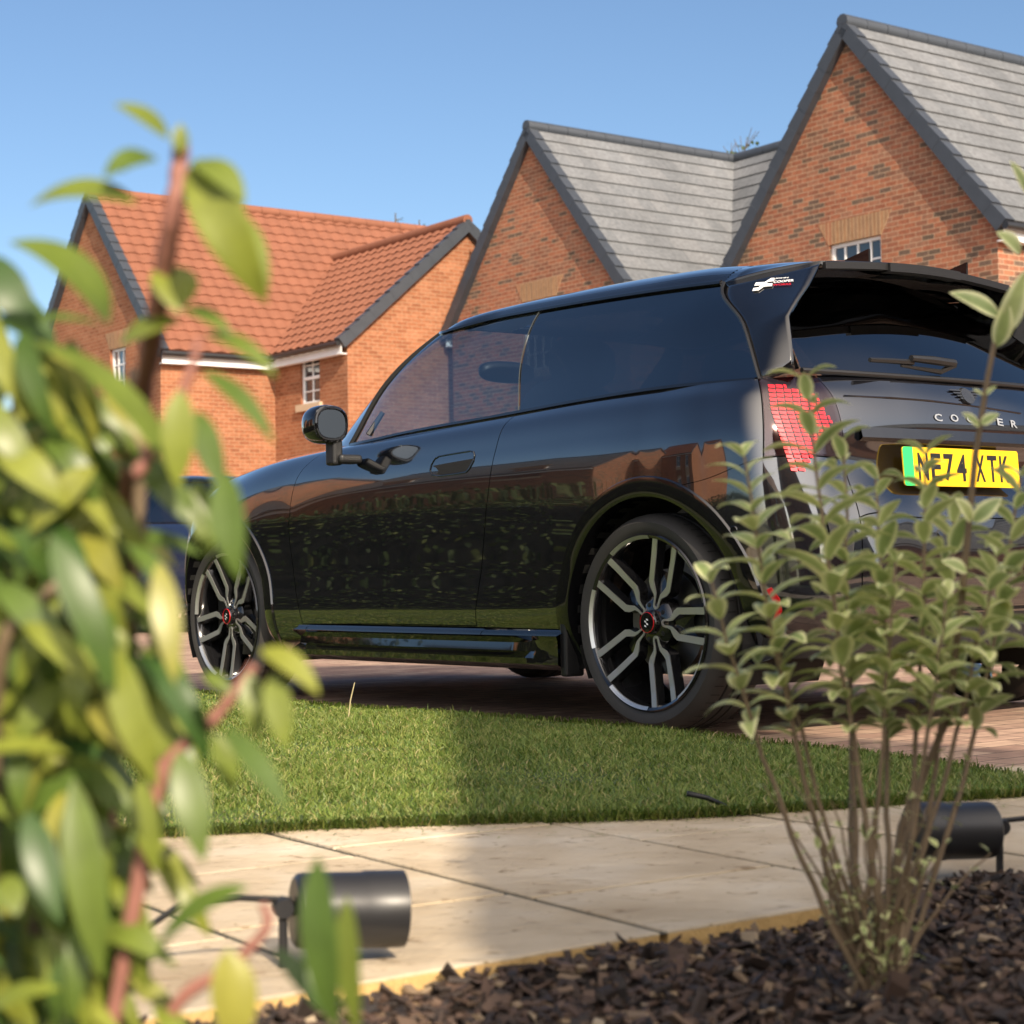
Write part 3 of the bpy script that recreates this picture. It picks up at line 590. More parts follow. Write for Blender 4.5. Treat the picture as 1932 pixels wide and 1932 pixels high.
GH = [  # greenhouse rows: belt, mid, glass top, gutter, roof edge, roof, roof middle
 [(2.10,0,.985),(1.77,0,1.22),(1.47,0,1.375),(1.41,0,1.395),(1.28,0,1.413),(1.05,0,1.422),(.75,0,1.43)],
 [(2.07,.36,.98),(1.75,.34,1.215),(1.45,.31,1.37),(1.39,.30,1.39),(1.27,.28,1.409),(1.04,.17,1.420),(.75,0,1.43)],
 [(1.97,.66,.965),(1.65,.60,1.225),(1.40,.52,1.355),(1.36,.50,1.378),(1.24,.46,1.400),(1.02,.27,1.417),(.75,0,1.43)],
 [(1.70,.772,.950),(1.57,.695,1.17),(1.375,.583,1.338),(1.33,.555,1.368),(1.22,.49,1.398),(1.0,.28,1.418),(.75,0,1.43)],
 [(1.33,.788,.966),(1.22,.712,1.17),(1.04,.590,1.350),(1.03,.563,1.380),(1.00,.495,1.408),(.9,.28,1.424),(.72,0,1.432)],
 [(.661,.794,.985),(.735,.72,1.17),(.79,.594,1.347),(.79,.565,1.378),(.77,.495,1.408),(.72,.28,1.425),(.65,0,1.432)],
 [(.34,.795,.995),(.34,.718,1.17),(.34,.590,1.338),(.34,.560,1.370),(.34,.49,1.402),(.40,.28,1.420),(.5,0,1.428)],
 [(-.10,.784,1.0),(-.05,.705,1.17),(.03,.583,1.327),(.03,.553,1.360),(.04,.48,1.390),(.15,.27,1.408),(.35,0,1.418)],
 [(-.375,.742,.995),(-.245,.672,1.17),(-.075,.580,1.322),(-.07,.548,1.352),(-.06,.475,1.380),(.05,.27,1.400),(.28,0,1.410)]]
def net(ctrl, nc, nr):
    """Catmull-Rom surface through a grid of points; returns array [cols][rows] and parameters"""
    C = np.array(ctrl, float)
    def cr(P, n):
        k = P.shape[0]; t = np.linspace(0, k-1, (k-1)*n+1); i = np.minimum(t.astype(int), k-2); f = (t-i)
        ext = np.concatenate([2*P[:1]-P[1:2], P, 2*P[-1:]-P[-2:-1]])
        f = f.reshape((-1,)+(1,)*(P.ndim-1)); p0, p1, p2, p3 = ext[i], ext[i+1], ext[i+2], ext[i+3]
        # centripetal-ish: scale tangents by segment length ratio
        l0 = np.linalg.norm(p1-p0, axis=-1, keepdims=True)+1e-6; l1 = np.linalg.norm(p2-p1, axis=-1, keepdims=True)+1e-6; l2 = np.linalg.norm(p3-p2, axis=-1, keepdims=True)+1e-6
        m1 = ((p1-p0)/l0*l1 + (p2-p1)*l0/l1*1.0)*(l1/(l0+l1)) if False else ((p1-p0)/l0*(l1/(l0+l1)) + (p2-p1)/l1*(l0/(l0+l1)))*l1
        m2 = ((p2-p1)/l1*(l2/(l1+l2)) + (p3-p2)/l2*(l1/(l1+l2)))*l1
        f2, f3 = f*f, f**3
        return (2*f3-3*f2+1)*p1 + (f3-2*f2+f)*m1 + (-2*f3+3*f2)*p2 + (f3-f2)*m2
    A = cr(C, nc); A = np.swapaxes(cr(np.swapaxes(A, 0, 1), nr), 0, 1); return A
NC, NR = 24, 12
BN = net(BODY, NC, NR); GN = net(GH, 12, 8)
def grid_faces(nu, nv): return [(i*nv+j, (i+1)*nv+j, (i+1)*nv+j+1, i*nv+j+1) for i in range(nu-1) for j in range(nv-1)]
def bvh2(G):
    V = [Vector(p) for p in G.reshape(-1, 3)]; F = grid_faces(G.shape[0], G.shape[1]); n = len(V)
    return BVHTree.FromPolygons(V+[Vector((p.x, -p.y, p.z)) for p in V], F+[tuple(i+n for i in f) for f in F])
bvh_b = bvh2(BN)
bvh_g = bvh2(GN)
AR = {'r': (-.03, .325, .362), 'f': (2.526, .325, .362)}
car = empty('parked_car', (CORG.x, CORG.y, 0), CA + math.pi/2, label="shiny black three-door hatchback with a roof spoiler parked on the driveway", cat="car")
def mirrorv(v): return [(x, -y, z) for x, y, z in v]
def patch(name, G, c0, c1, r0, r1, m, nc, nr, both='merge', gap=.0018, cut=None, thick=0, parent=None, smooth=True, drop=None):
    """part of the car skin between net lines, shrunk at its border so that shut lines stay open"""
    i0, i1, j0, j1 = int(round(c0*nc)), int(round(c1*nc)), int(round(r0*nr)), int(round(r1*nr))
    P = G[i0:i1+1, j0:j1+1].copy()
    full = G
    def shrink(P, ax, end):
        a = P.take(0 if end == 0 else -1, ax); b = P.take(1 if end == 0 else -2, ax); d = b-a; l = np.linalg.norm(d, axis=-1, keepdims=True)+1e-9
        n_ = a + d/l*np.minimum(gap, l*.8)
        if ax == 0: P[0 if end == 0 else -1] = n_
        else: P[:, 0 if end == 0 else -1] = n_
    if gap:
        nC = G.shape[0]-1
        if i0 > 0: shrink(P, 0, 0)
        if i1 < nC: shrink(P, 0, 1)
        shrink(P, 1, 0); shrink(P, 1, 1)
    nu, nv = P.shape[:2]; V = P.reshape(-1, 3); F = grid_faces(nu, nv)
    if drop: F = [f for f in F if not ((f[0]//nv)+i0 >= drop[0]*nc and (f[0] % nv)+j0 < drop[1]*nr)]
    if cut:
        keep = []; 
        for f in F:
            c = V[list(f)].mean(0); out = False
            for cu, cz, cr in cut:
                if (c[0]-cu)**2 + (c[2]-cz)**2 < cr*cr and abs(c[1]) > .6: out = True
            if not out: keep.append(f)
        used = {}
        for f in keep:
            for e in range(4):
                k = tuple(sorted((f[e], f[(e+1) % 4]))); used[k] = used.get(k, 0)+1
        bd = {i for k, n in used.items() if n == 1 for i in k}
        V = V.copy()
        for i in bd:
            for cu, cz, cr in cut:
                d = math.hypot(V[i][0]-cu, V[i][2]-cz)
                if abs(d-cr) < .045 and abs(V[i][1]) > .6:
                    V[i][0] = cu+(V[i][0]-cu)*cr/d; V[i][2] = max(.165, cz+(V[i][2]-cz)*cr/d)
        F = keep
    V = [tuple(p) for p in V]; F = [tuple(f) for f in F]
    # outward winding: normal of first face should point away from the middle
    def mk(V, F, flip): return V, ([tuple(reversed(f)) for f in F] if flip else F)
    f = F[len(F)//2]; a, b, c = Vector(V[f[0]]), Vector(V[f[1]]), Vector(V[f[2]]); nrm = (b-a).cross(c-a); cen = (a+c)/2
    fl = nrm.dot(cen - Vector((1.2, 0, .6))) < 0
    if fl: F = [tuple(reversed(f)) for f in F]
    Vm, Fm = mirrorv(V), [tuple(reversed(f)) for f in F]
    res = []
    if both == 'merge': sets = [(V+Vm, F+[tuple(i+len(V) for i in f) for f in Fm])]
    elif both == 'left': sets = [(V, F)]
    elif both == 'right': sets = [(Vm, Fm)]
    else: sets = [(V, F), (Vm, Fm)]
    for s in sets:
        bm = bmesh.new(); vs = [bm.verts.new(v) for v in s[0]]
        for f in s[1]:
            try: bm.faces.new([vs[i] for i in f])
            except ValueError: pass
        for v in [v for v in bm.verts if not v.link_faces]: bm.verts.remove(v)
        bmesh.ops.remove_doubles(bm, verts=bm.verts, dist=1e-4)
        o = mobj(name, bm, m, parent or car, smooth=smooth); o.data.set_sharp_from_angle(angle=R(50))
        if thick: solid(o, thick)
        res.append(o)
    return res
cutR = [AR['r']]; cutF = [AR['f']]
def shell():
    A_ = BN.copy(); du = np.gradient(A_, axis=0); dv = np.gradient(A_, axis=1); n = np.cross(du, dv); n /= np.linalg.norm(n, axis=2, keepdims=True)+1e-9
    sgn = np.sign((n*(A_-np.array([1.2, 0, .6]))).sum(2, keepdims=True)); A_ = A_-n*sgn*.010
    patch('body_shell', A_, 0, 15, 0, 6, M['matte'], NC, NR, cut=cutR+cutF, gap=0)
shell()
patch('front_bumper', BN, 0, 3, 0, 6, M['paint'], NC, NR)
patch('front_wing', BN, 3, 5, 0, 6, M['paint'], NC, NR, both='sep', cut=cutF)
doors = patch('door', BN, 5, 7, 1, 6, M['paint'], NC, NR, both='sep')
patch('rear_wing', BN, 7, 11, 0, 6, M['paint'], NC, NR, both='sep', cut=cutR, drop=(9, 3))
patch('bumper_corner', BN, 9, 13, 0, 3, M['paint'], NC, NR, both='sep', cut=cutR, gap=.002)
patch('rear_bumper', BN, 13, 15, 0, 2, M['paint'], NC, NR, gap=.002)
tail = patch('tailgate', BN, 13, 15, 2, 6, M['paint'], NC, NR)[0]
lamps = patch('tail_light', BN, 11, 13, 3, 6, M['lamp_dark'], NC, NR, both='sep')
patch('sill', BN, 5, 7, 0, 1, M['paint'], NC, NR, both='sep')
# greenhouse
patch('windscreen', GN, 0, 2, 0, 2, M['glass_front'], 12, 8, thick=0, gap=.0)
patch('front_pillar', GN, 2, 3, 0, 3, M['paint'], 12, 8, both='sep', gap=.001)
sg = patch('side_window', GN, 3, 5, 0, 2, M['glass_front'], 12, 8, both='sep', thick=0, gap=.004)
rg = patch('rear_side_window', GN, 5, 8, 0, 2, M['glass_dark'], 12, 8, both='sep', thick=0, gap=.003)
patch('gutter_rail', GN, 3, 8, 2, 3, M['gloss'], 12, 8, both='sep', gap=.001)
patch('roof', GN, 0, 8, 3, 6, M['paint'], 12, 8, gap=0)
patch('windscreen_header', GN, 0, 2, 2, 3, M['gloss'], 12, 8, gap=0)
# window trims following net lines
def netline(G, nc, nr, c0, c1, r, off=0, n=40):
    out = []
    for t in np.linspace(c0, c1, n):
        i = t*nc; i0 = min(int(i), G.shape[0]-2); f = i-i0; j = r*nr; j0 = min(int(j), G.shape[1]-2); g = j-j0
        p = (G[i0, j0]*(1-f)+G[i0+1, j0]*f)*(1-g)+(G[i0, j0+1]*(1-f)+G[i0+1, j0+1]*f)*g; out.append(Vector(p)+Vector((0, off, 0)))
    return out
for sg_ in (1, -1):
    def mm(pts): return [Vector((p.x, p.y*sg_, p.z)) for p in pts]
    t = MB(); t.tube(mm(netline(GN, 12, 8, 3, 7.96, 0, .004)), .0085, 6); auto_smooth(t.build('belt_trim', M['gloss'], car))
    t = MB(); t.tube(mm(netline(GN, 12, 8, 3.02, 7.9, 2.02, .004)), .009, 6); auto_smooth(t.build('window_rail', M['gloss'], car))
    # upright seals: quarter glass bar, door glass edge, tail of the rear window
    def col(c, r0, r1): return [Vector(GN[int(round(c*12)), k]) + Vector((0, .003, 0)) for k in range(int(r0*8), int(r1*8)+1)]
    t = MB(); t.tube(mm(col(3.0, 0, 2)), .010, 6); auto_smooth(t.build('window_seal', M['matte'], car))
    t = MB(); t.tube(mm(col(5, 0, 2)), .0018, 6); auto_smooth(t.build('door_glass_edge', M['glassedge'], car))
    t = MB(); t.tube(mm(col(8, 0, 2)), .0055, 6); auto_smooth(t.build('rear_window_seal', M['plastic'], car))
# quarter bar ahead of the side window (black sail behind the mirror)
q0 = Vector(GN[3*12+4, 1]); 
t = MB(); t.tube([q0+Vector((.0, .004, 0)), Vector((1.545, .735, 1.06))], [.012, .009], 6); t.build('sail_bar', M['plastic'], car)
# bonnet
bl = [[tuple(BN[i, -1]) for i in range(0, 5*NC+1, 6)]]
nb = len(bl[0]); bon = []
for i, p in enumerate(bl[0]):
    row = []
    for k in range(13):
        t = k/12; s = math.sin(t*math.pi/2)
        # from the shut line to the centre, crowned
        tgt_u = 3.02 - (3.02-2.02)*(i/(nb-1)); u = p[0]*(1-t)+tgt_u*t; zc = .905+.085*math.sin((i/(nb-1))*1.35); v = p[1]*(1-t)
        row.append((u, v, p[2] + (zc-p[2]+.0)*s))
    bon.append(row)
Bo = np.array(bon); V = [tuple(v) for v in Bo.reshape(-1, 3)]; F = [tuple(reversed(f)) for f in grid_faces(nb, 13)]
f = F[len(F)//2]; a, b, c = Vector(V[f[0]]), Vector(V[f[1]]), Vector(V[f[2]])
if (b-a).cross(c-a).z < 0: F = [tuple(reversed(f)) for f in F]
bm = bmesh.new(); 
for (vv, ff) in ((V, F), (mirrorv(V), [tuple(reversed(f)) for f in F])):
    vs = [bm.verts.new(x) for x in vv]
    for f in ff:
        try: bm.faces.new([vs[i] for i in f])
        except ValueError: pass
bmesh.ops.remove_doubles(bm, verts=bm.verts, dist=1e-4); o = mobj('bonnet', bm, M['paint'], car, smooth=True); solid(o, .01)
# D-pillar panel with the side of the spoiler, measured outline, inclined and turned in towards the back
def P3(px, py, v=None, u=None):
    d = CARI.to_3x3() @ ray(px, py); o = CARI @ CO; t = ((v-o.y)/d.y) if v is not None else ((u-o.x)/d.x); return o+d*t
dfr = [Vector(GN[8*12, k]) for k in range(0, 17, 2)]          # front edge, belt to glass top
top_f = [Vector(GN[8*12, 24]), Vector(GN[8*12, 32])]
back = [P3(1500, 697, u=-.44), P3(1494, 645, u=-.425), P3(1487, 592, u=-.40), P3(1506, 562, u=-.385), P3(1527, 533, u=-.365), P3(1538, 512, u=-.345), P3(1548, 492, u=-.325)]
fr = dfr
n_ = 14
def lerp_pl(pl, t):
    d = [0]
    for i in range(len(pl)-1): d.append(d[-1]+(pl[i+1]-pl[i]).length)
    return Vector([np.interp(t*d[-1], d, [p[k] for p in pl]) for k in range(3)])
DG = []
for j in range(n_+1):
    t = j/n_; a = lerp_pl(dfr, min(1, t*1.0)); b = lerp_pl(back, t); row = []
    for i in range(11):
        s = i/10; p = a.lerp(b, s); bulge = .010*(1-t)*math.sin(s*math.pi); row.append(p + Vector((-.6, .8, 0))*bulge)
    DG.append(row)
def dgeo(sg_):
    V = [(p.x, p.y*sg_, p.z) for r in DG for p in r]; F = grid_faces(n_+1, 11); F = [tuple(reversed(f)) for f in F] if sg_ > 0 else F; return V, F
for sg_ in (1, -1):
    V, F = dgeo(sg_); o = mobj('rear_pillar', (V, F), M['gloss'], car, smooth=True); solid(o, .010, -1)
bvh_d = BVHTree.FromPolygons([Vector(v) for v in dgeo(1)[0]], dgeo(1)[1])
# roof end and spoiler
tipL = back[-1]; sp = MB()
GNe = [Vector(GN[8*12, k]) for k in range(16, 49, 2)]       # across the roof end, left side to the middle
spo = []
for k, g in enumerate(GNe):
    t = k/(len(GNe)-1); e = Vector((-.325-.012*math.sin(t*math.pi/2), tipL.y*(1-t), tipL.z+.022*math.sin(t*math.pi/2)))
    spo.append([g.lerp(e, s)+Vector((0, 0, .010*math.sin(s*math.pi))) for s in [i/8 for i in range(9)]])
for sg_ in (1, -1):
    V = [(p.x, p.y*sg_, p.z) for r in spo for p in r]; F = grid_faces(len(spo), 9); F = F if sg_ > 0 else [tuple(reversed(f)) for f in F]
    n = len(sp.v); sp.v += V; sp.f += [tuple(i+n for i in f) for f in F]; sp.uv += [[(0, 0)]*4]*len(F); sp.mi += [0]*len(F)
bm = bmesh.new(); me_ = bpy.data.meshes.new('t'); me_.from_pydata(sp.v, [], sp.f); bm.from_mesh(me_); bmesh.ops.remove_doubles(bm, verts=bm.verts, dist=1e-3); bmesh.ops.recalc_face_normals(bm, faces=bm.faces)
spoiler = mobj('spoiler', bm, M['gloss'], car, smooth=True); solid(spoiler, .02, -1); spoiler.data.set_sharp_from_angle(angle=R(40))
edge = [Vector((p[-1].x, p[-1].y, p[-1].z)) for p in spo]
def lip(y0, y1, m, w, h, du=0):
    b = MB(); 
    pts = []
    for y in np.linspace(y0, y1, 9):
        t = 1-abs(y)/tipL.y; e = Vector((-.325-.012*math.sin(t*math.pi/2)+du, y, tipL.z+.022*math.sin(t*math.pi/2)-.004)); pts.append(e)
    sec = [(-w, -h), (-w, 0), (.02, 0), (.02, -h)]
    for a, c in zip(pts[:-1], pts[1:]):
        for k in range(4): p, q = sec[k], sec[(k+1) % 4]; b.quad(a+Vector((p[0], 0, p[1])), c+Vector((p[0], 0, p[1])), c+Vector((q[0], 0, q[1])), a+Vector((q[0], 0, q[1])))
    for e_ in (pts[0], pts[-1]): b.poly([e_+Vector((p[0], 0, p[1])) for p in sec])
    return b.build('spoiler_lip', m, spoiler)
lip(-.425, .425, M['plastic'], .012, .020); bevel(lip(-.16, .165, M['plastic'], .022, .026), .004)
for y in (.226, -.226):
    b = MB(); x0, z0 = -.33, 1.382; b.poly([(x0, y-.004, z0-.02), (x0+.16, y-.004, z0-.005), (x0+.155, y-.004, z0+.004), (x0, y-.004, z0+.036)]); b.poly([(x0, y+.004, z0-.02), (x0, y+.004, z0+.036), (x0+.155, y+.004, z0+.004), (x0+.16, y+.004, z0-.005)])
    b.quad((x0, y-.004, z0+.036), (x0+.155, y-.004, z0+.004), (x0+.155, y+.004, z0+.004), (x0, y+.004, z0+.036)); b.quad((x0, y-.004, z0-.02), (x0, y-.004, z0+.036), (x0, y+.004, z0+.036), (x0, y+.004, z0-.02))
    b.build('spoiler_fin', M['gloss'], spoiler)
# rear window
rw = []
for k in range(11):
    t = k/10; y = .60*(1-t)+0*t
    bot = Vector((-.428-.042*math.sin(t*math.pi/2), .635*(1-t), 1.028-.002*math.sin(t*math.pi/2))); topp = Vector((-.08-.04*math.sin(t*math.pi/2), .50*(1-t), 1.325+.05*math.sin(t*math.pi/2)))
    rw.append([bot.lerp(topp, s)+Vector((-.025, 0, .01))*math.sin(s*math.pi) for s in [i/8 for i in range(9)]])
b = MB()
for sg_ in (1, -1):
    V = [(p.x, p.y*sg_, p.z) for r in rw for p in r]; F = grid_faces(11, 9); n = len(b.v); b.v += V; b.f += [tuple(i+n for i in f) for f in F]; b.uv += [[(0, 0)]*4]*len(F); b.mi += [0]*len(F)
me_ = bpy.data.meshes.new('t'); me_.from_pydata(b.v, [], b.f); bm = bmesh.new(); bm.from_mesh(me_); bmesh.ops.remove_doubles(bm, verts=bm.verts, dist=1e-3); bmesh.ops.recalc_face_normals(bm, faces=bm.faces)
rearwin = mobj('rear_window', bm, M['glass_dark'], car, smooth=True)
# filler between pillar and rear window, tailgate top rail
for sg_ in (1, -1):
    V = []
    for j in range(9):
        t = j/8; a = lerp_pl(back, t); c = rw[0][j]; V += [(a.x+.004, (a.y-.004)*sg_, a.z), (c.x+.006, (c.y)*sg_, c.z)]
    mobj('pillar_return', (V, [(2*j, 2*j+1, 2*j+3, 2*j+2) for j in range(8)]), M['gloss'], car, smooth=True)
t = MB(); pr = [Vector((p[0].x-.004, p[0].y, p[0].z-.006)) for p in rw]; pr = pr + [Vector((p.x, -p.y, p.z)) for p in reversed(pr[:-1])]; t.tube(pr, .008, 8); auto_smooth(t.build('window_foot_trim', M['plastic'], car))
# wheel arches, liners, sills, floor
def bsurf(u, z, sg_=1):
    h = bvh_b.ray_cast(Vector((u, 2, z)), Vector((0, -1, 0))); return h[0].y if h[0] else .84
def arch_trim(c, r0, r1, a0, a1, m):
    cu, cz, _ = c; V = []; n = 60
    for i in range(n+1):
        w = R(a0+(a1-a0)*i/n)
        for k, (r, o) in enumerate(((r0, -.05), (r0, .004), (r0+.008, .008), (r1-.004, .0065), (r1, .0))):
            u, z = cu+r*math.cos(w), max(.17, cz+r*math.sin(w)); V.append((u, bsurf(u, max(z, .2))+o if k else .80, z))
    F = [(i*5+j, (i+1)*5+j, (i+1)*5+j+1, i*5+j+1) for i in range(n) for j in range(4)]; return V, F
for nm, c in AR.items():
    for sg_ in (1, -1):
        V, F = arch_trim(c, c[2]-.004, c[2]+.055, -24 if nm == 'r' else -24, 204 if nm == 'f' else 196, None)
        if sg_ < 0: V = mirrorv(V)
        o = mobj('wheel_arch', (V, F if sg_ < 0 else [tuple(reversed(f)) for f in F]), M['gloss'], car); auto_smooth(o, 40)
        L_ = MB(); n = 24; pts = [(c[0]+(c[2]-.003)*math.cos(R(-30+240*i/n)), c[1]+(c[2]-.003)*math.sin(R(-30+240*i/n))) for i in range(n+1)]
        for p, q in zip(pts[:-1], pts[1:]): L_.quad((p[0], .84*sg_, p[1]), (q[0], .84*sg_, q[1]), (q[0], .50*sg_, q[1]), (p[0], .50*sg_, p[1]))
        L_.poly([(p[0], .50*sg_, p[1]) for p in pts]); L_.build('wheel_liner', M['matte'], car)
fl = MB(); fl.box((.36, -.79, .19), (1.78, 0, 0), (0, 1.58, 0), (0, 0, .12)); fl.box((-.45, -.46, .25), (3.5, 0, 0), (0, .92, 0), (0, 0, .1)); fl.build('floor', M['matte'], car)
# side skirt with its blade
for sg_ in (1, -1):
    V = []; sec = lambda u: [(.868, .292), (.874, .28), (.885+.012*min(1, max(0, (u-.38)/.25)), .262), (.872, .235), (.893, .205), (.897, .19), (.86, .168), (.78, .165)]
    us = np.linspace(.36, 1.93, 40)
    for u in us:
        k = max(0, min(1, (u-.42)/.2)); k = k*k*(3-2*k)
        s = [(.868, .292), (.876, .283), (.900, .274-.0*k), (.895-.035*k, .262-.012*k), (.893-.028*k, .225), (.893+.008*k, .205), (.893+.006*k, .186), (.86, .168), (.78, .165)]
        V += [(u, y*sg_, z) for y, z in s]
    F = [(i*9+j, (i+1)*9+j, (i+1)*9+j+1, i*9+j+1) for i in range(39) for j in range(8)]
    o = mobj('side_skirt', (V, F if sg_ > 0 else [tuple(reversed(f)) for f in F]), M['gloss'], car); auto_smooth(o, 30)
    mf = MB(); mf.box((.345, .80*sg_, .15), (.03, 0, 0), (0, .075*sg_, 0), (0, 0, .17)); bevel(mf.build('mud_flap', M['plastic'], car), .008)

# wheels ------------------------------------------------
def make_wheel(side):
    """origin at hub, +y outward face"""
    w = empty('wheel'); w.parent = car
    ty = MB(); prof = [(.252, -.02), (.262, -.012), (.275, -.006), (.292, -.004), (.300, -.012), (.306, -.020)]
    tr = [(.3125, -.030), (.3165, -.045), (.318, -.058), (.318, -.070), (.311, -.071), (.311, -.078), (.3185, -.079), (.319, -.103), (.311, -.104), (.311, -.112), (.319, -.113), (.319, -.137), (.311, -.138), (.311, -.146), (.3185, -.147), (.318, -.172), (.3165, -.185), (.312, -.198), (.300, -.21), (.26, -.222), (.245, -.21)]
    ty.lathe(prof+tr, n=96)
    # shoulder sipes
    for k in range(64):
        a = 2*math.pi*k/64; c, s = math.cos(a), math.sin(a)
        for (y0, y1) in ((-.028, -.062), (-.183, -.205)):
            p = Vector((c*.3145, y0, s*.3145)); t_ = Vector((-s, 0, c)); r_ = Vector((c, 0, s))
            ty.quad(p+r_*.0022-t_*.0014, p+r_*.0022+t_*.0014, p+r_*.0048+t_*.0014+Vector((0, y1-y0, 0)), p+r_*.0048-t_*.0014+Vector((0, y1-y0, 0)), mi=1)
    o = ty.build('tyre', [M['rubber'], M['matte']], w); auto_smooth(o, 28)
    rm = MB(); rm.lathe([(.256, -.016), (.259, -.010), (.2545, -.006), (.247, -.010), (.242, -.020), (.236, -.05), (.232, -.12), (.236, -.19), (.246, -.20)], n=96); rim = rm.build('rim', M['wheelblack'], w); auto_smooth(rim, 30)
    # five double spokes
    half = [(.0535, .243), (.0515, .20), (.047, .110), (.0375, .095), (.0178, .080), (.0135, .068), (.0120, .052)]
    inn = [(.033, .246), (.0315, .20), (.028, .119), (.021, .107), (.0092, .089), (.0065, .072), (.0062, .054)]
    arc_o = [(.0115*math.cos(R(a)), .052-.0115*math.sin(R(a))) for a in (30, 60, 90)]; arc_i = [(.0062*math.cos(R(a)), .054-.0062*math.sin(R(a))) for a in (30, 60, 90)]
    O = half+arc_o; I = inn+arc_i
    O = O + [(-x, y) for x, y in reversed(O[:-1])]; I = I + [(-x, y) for x, y in reversed(I[:-1])]
    rot0 = 20 if side == 'r' else 40
    body = MB(); face = MB()
    def yd(r): return -.012 - .020*(1-min(1, r/.245))**1.0 - .008*math.sin(min(1, r/.25)*math.pi)
    for k in range(5):
        a = R(rot0+72*k); ca, sa = math.cos(a), math.sin(a)
        def T(x, y, d): r = math.hypot(x, y); return Vector((-(x*ca+y*sa)*1.0, yd(r)+d, -x*sa+y*ca))
        for i in range(len(O)-1):
            o0, o1, i0, i1 = O[i], O[i+1], I[i], I[i+1]
            face.quad(T(*o0, .0), T(*o1, .0), T(*i1, .0), T(*i0, .0))
            face.quad(T(*o0, -.003), T(*o1, -.003), T(*o1, 0), T(*o0, 0)); face.quad(T(*i0, 0), T(*i1, 0), T(*i1, -.003), T(*i0, -.003))
            # dark flanks, widening backwards
            so = 1.16 if o0[1] > .06 else 1.35
            body.quad(T(*o0, -.0025), T(*o1, -.0025), T(o1[0]*so, o1[1], -.032), T(o0[0]*so, o0[1], -.032))
            body.quad(T(*i1, -.0025), T(*i0, -.0025), T(i0[0]*.72, i0[1], -.026), T(i1[0]*.72, i1[1], -.026))
            body.quad(T(o0[0]*so, o0[1], -.032), T(o1[0]*so, o1[1], -.032), T(i1[0]*.72, i1[1], -.026), T(i0[0]*.72, i0[1], -.026))
        # recessed web between the arms
        body.poly([T(.030, .150, -.032), T(.024, .10, -.022), T(.006, .080, -.012), T(-.006, .080, -.012), T(-.024, .10, -.022), T(-.030, .150, -.032)])
        body.poly([T(.0065, .085, -.008), T(.006, .05, -.008), T(-.006, .05, -.008), T(-.0065, .085, -.008)])
        # rim arc between neighbouring spokes
        n = 14; a0, a1 = R(rot0+72*k+15.5), R(rot0+72*(k+1)-15.5)
        for i in range(n):
            p, q = a0+(a1-a0)*i/n, a0+(a1-a0)*(i+1)/n
            def C(w_, r, d): return Vector((-math.sin(w_)*r, d, math.cos(w_)*r))
            face.quad(C(p, .2535, -.0045), C(q, .2535, -.0045), C(q, .2435, -.0115), C(p, .2435, -.0115)); face.quad(C(p, .2435, -.0115), C(q, .2435, -.0115), C(q, .2435, -.016), C(p, .2435, -.016))
    b_ = body.build('spokes', M['wheelblack'], rim); face.build('spoke_face', M['alloy'], b_)
    hb = MB(); hb.lathe([(.0, -.016), (.030, -.017), (.034, -.020), (.036, -.034), (.060, -.038), (.075, -.050), (.075, -.09)], n=40); auto_smooth(hb.build('hub', M['wheelblack'], w), 30)
    cp = MB(); cp.lathe([(.0, -.012), (.0285, -.013), (.031, -.018)], n=32); cpo = auto_smooth(cp.build('centre_cap', M['gloss'], w))
    rg_ = MB(); rg_.lathe([(.0288, -.0128), (.0288, -.0116), (.0300, -.0118), (.0305, -.014)], n=32); rg_.build('ring', M['red'], cpo)
    lg = MB()
    for (x, z, s) in ((-.004, .008, 1), (.004, .002, 1), (-.004, -.005, 1), (.004, -.011, 1)): lg.quad((x-.004, -.0105, z-.003), (x+.004, -.0105, z-.001), (x+.005, -.0105, z+.004), (x-.003, -.0105, z+.002))
    lg.build('emblem', M['white'], cpo)
    nt_ = MB()
    for k in range(5): a = R(rot0+36+72*k); nt_.lathe([(0, 0), (.007, -.001), (.008, -.004), (.008, -.02)], c=(-math.sin(a)*.052, -.034, math.cos(a)*.052), n=8)
    nt_.build('wheel_bolts', M['plastic'], w)
    ds = MB(); ds.lathe([(.07, -.095), (.155, -.095), (.155, -.118), (.07, -.118)], n=48); ds.build('brake_disc', M['disc'], w)
    cl = MB(); cl.box((-.185, -.12, -.06) if side == 'r' else (.11, -.12, -.06), (.07, 0, 0), (0, .05, 0), (0, 0, .14)); bevel(cl.build('brake_caliper', M['plastic'], w), .01)
    return w
def place_wheel(w, u, sg_, steer=0):
    w.location = (u, .862*sg_, .3185); w.rotation_euler = (0, 0, 0 if sg_ > 0 else math.pi)
wr = make_wheel('r'); wf = make_wheel('f'); wr2 = copy_tree(wr, car); wf2 = copy_tree(wf, car)
place_wheel(wr, 0, 1); place_wheel(wf, 2.526, 1); place_wheel(wr2, 0, -1); place_wheel(wf2, 2.526, -1)

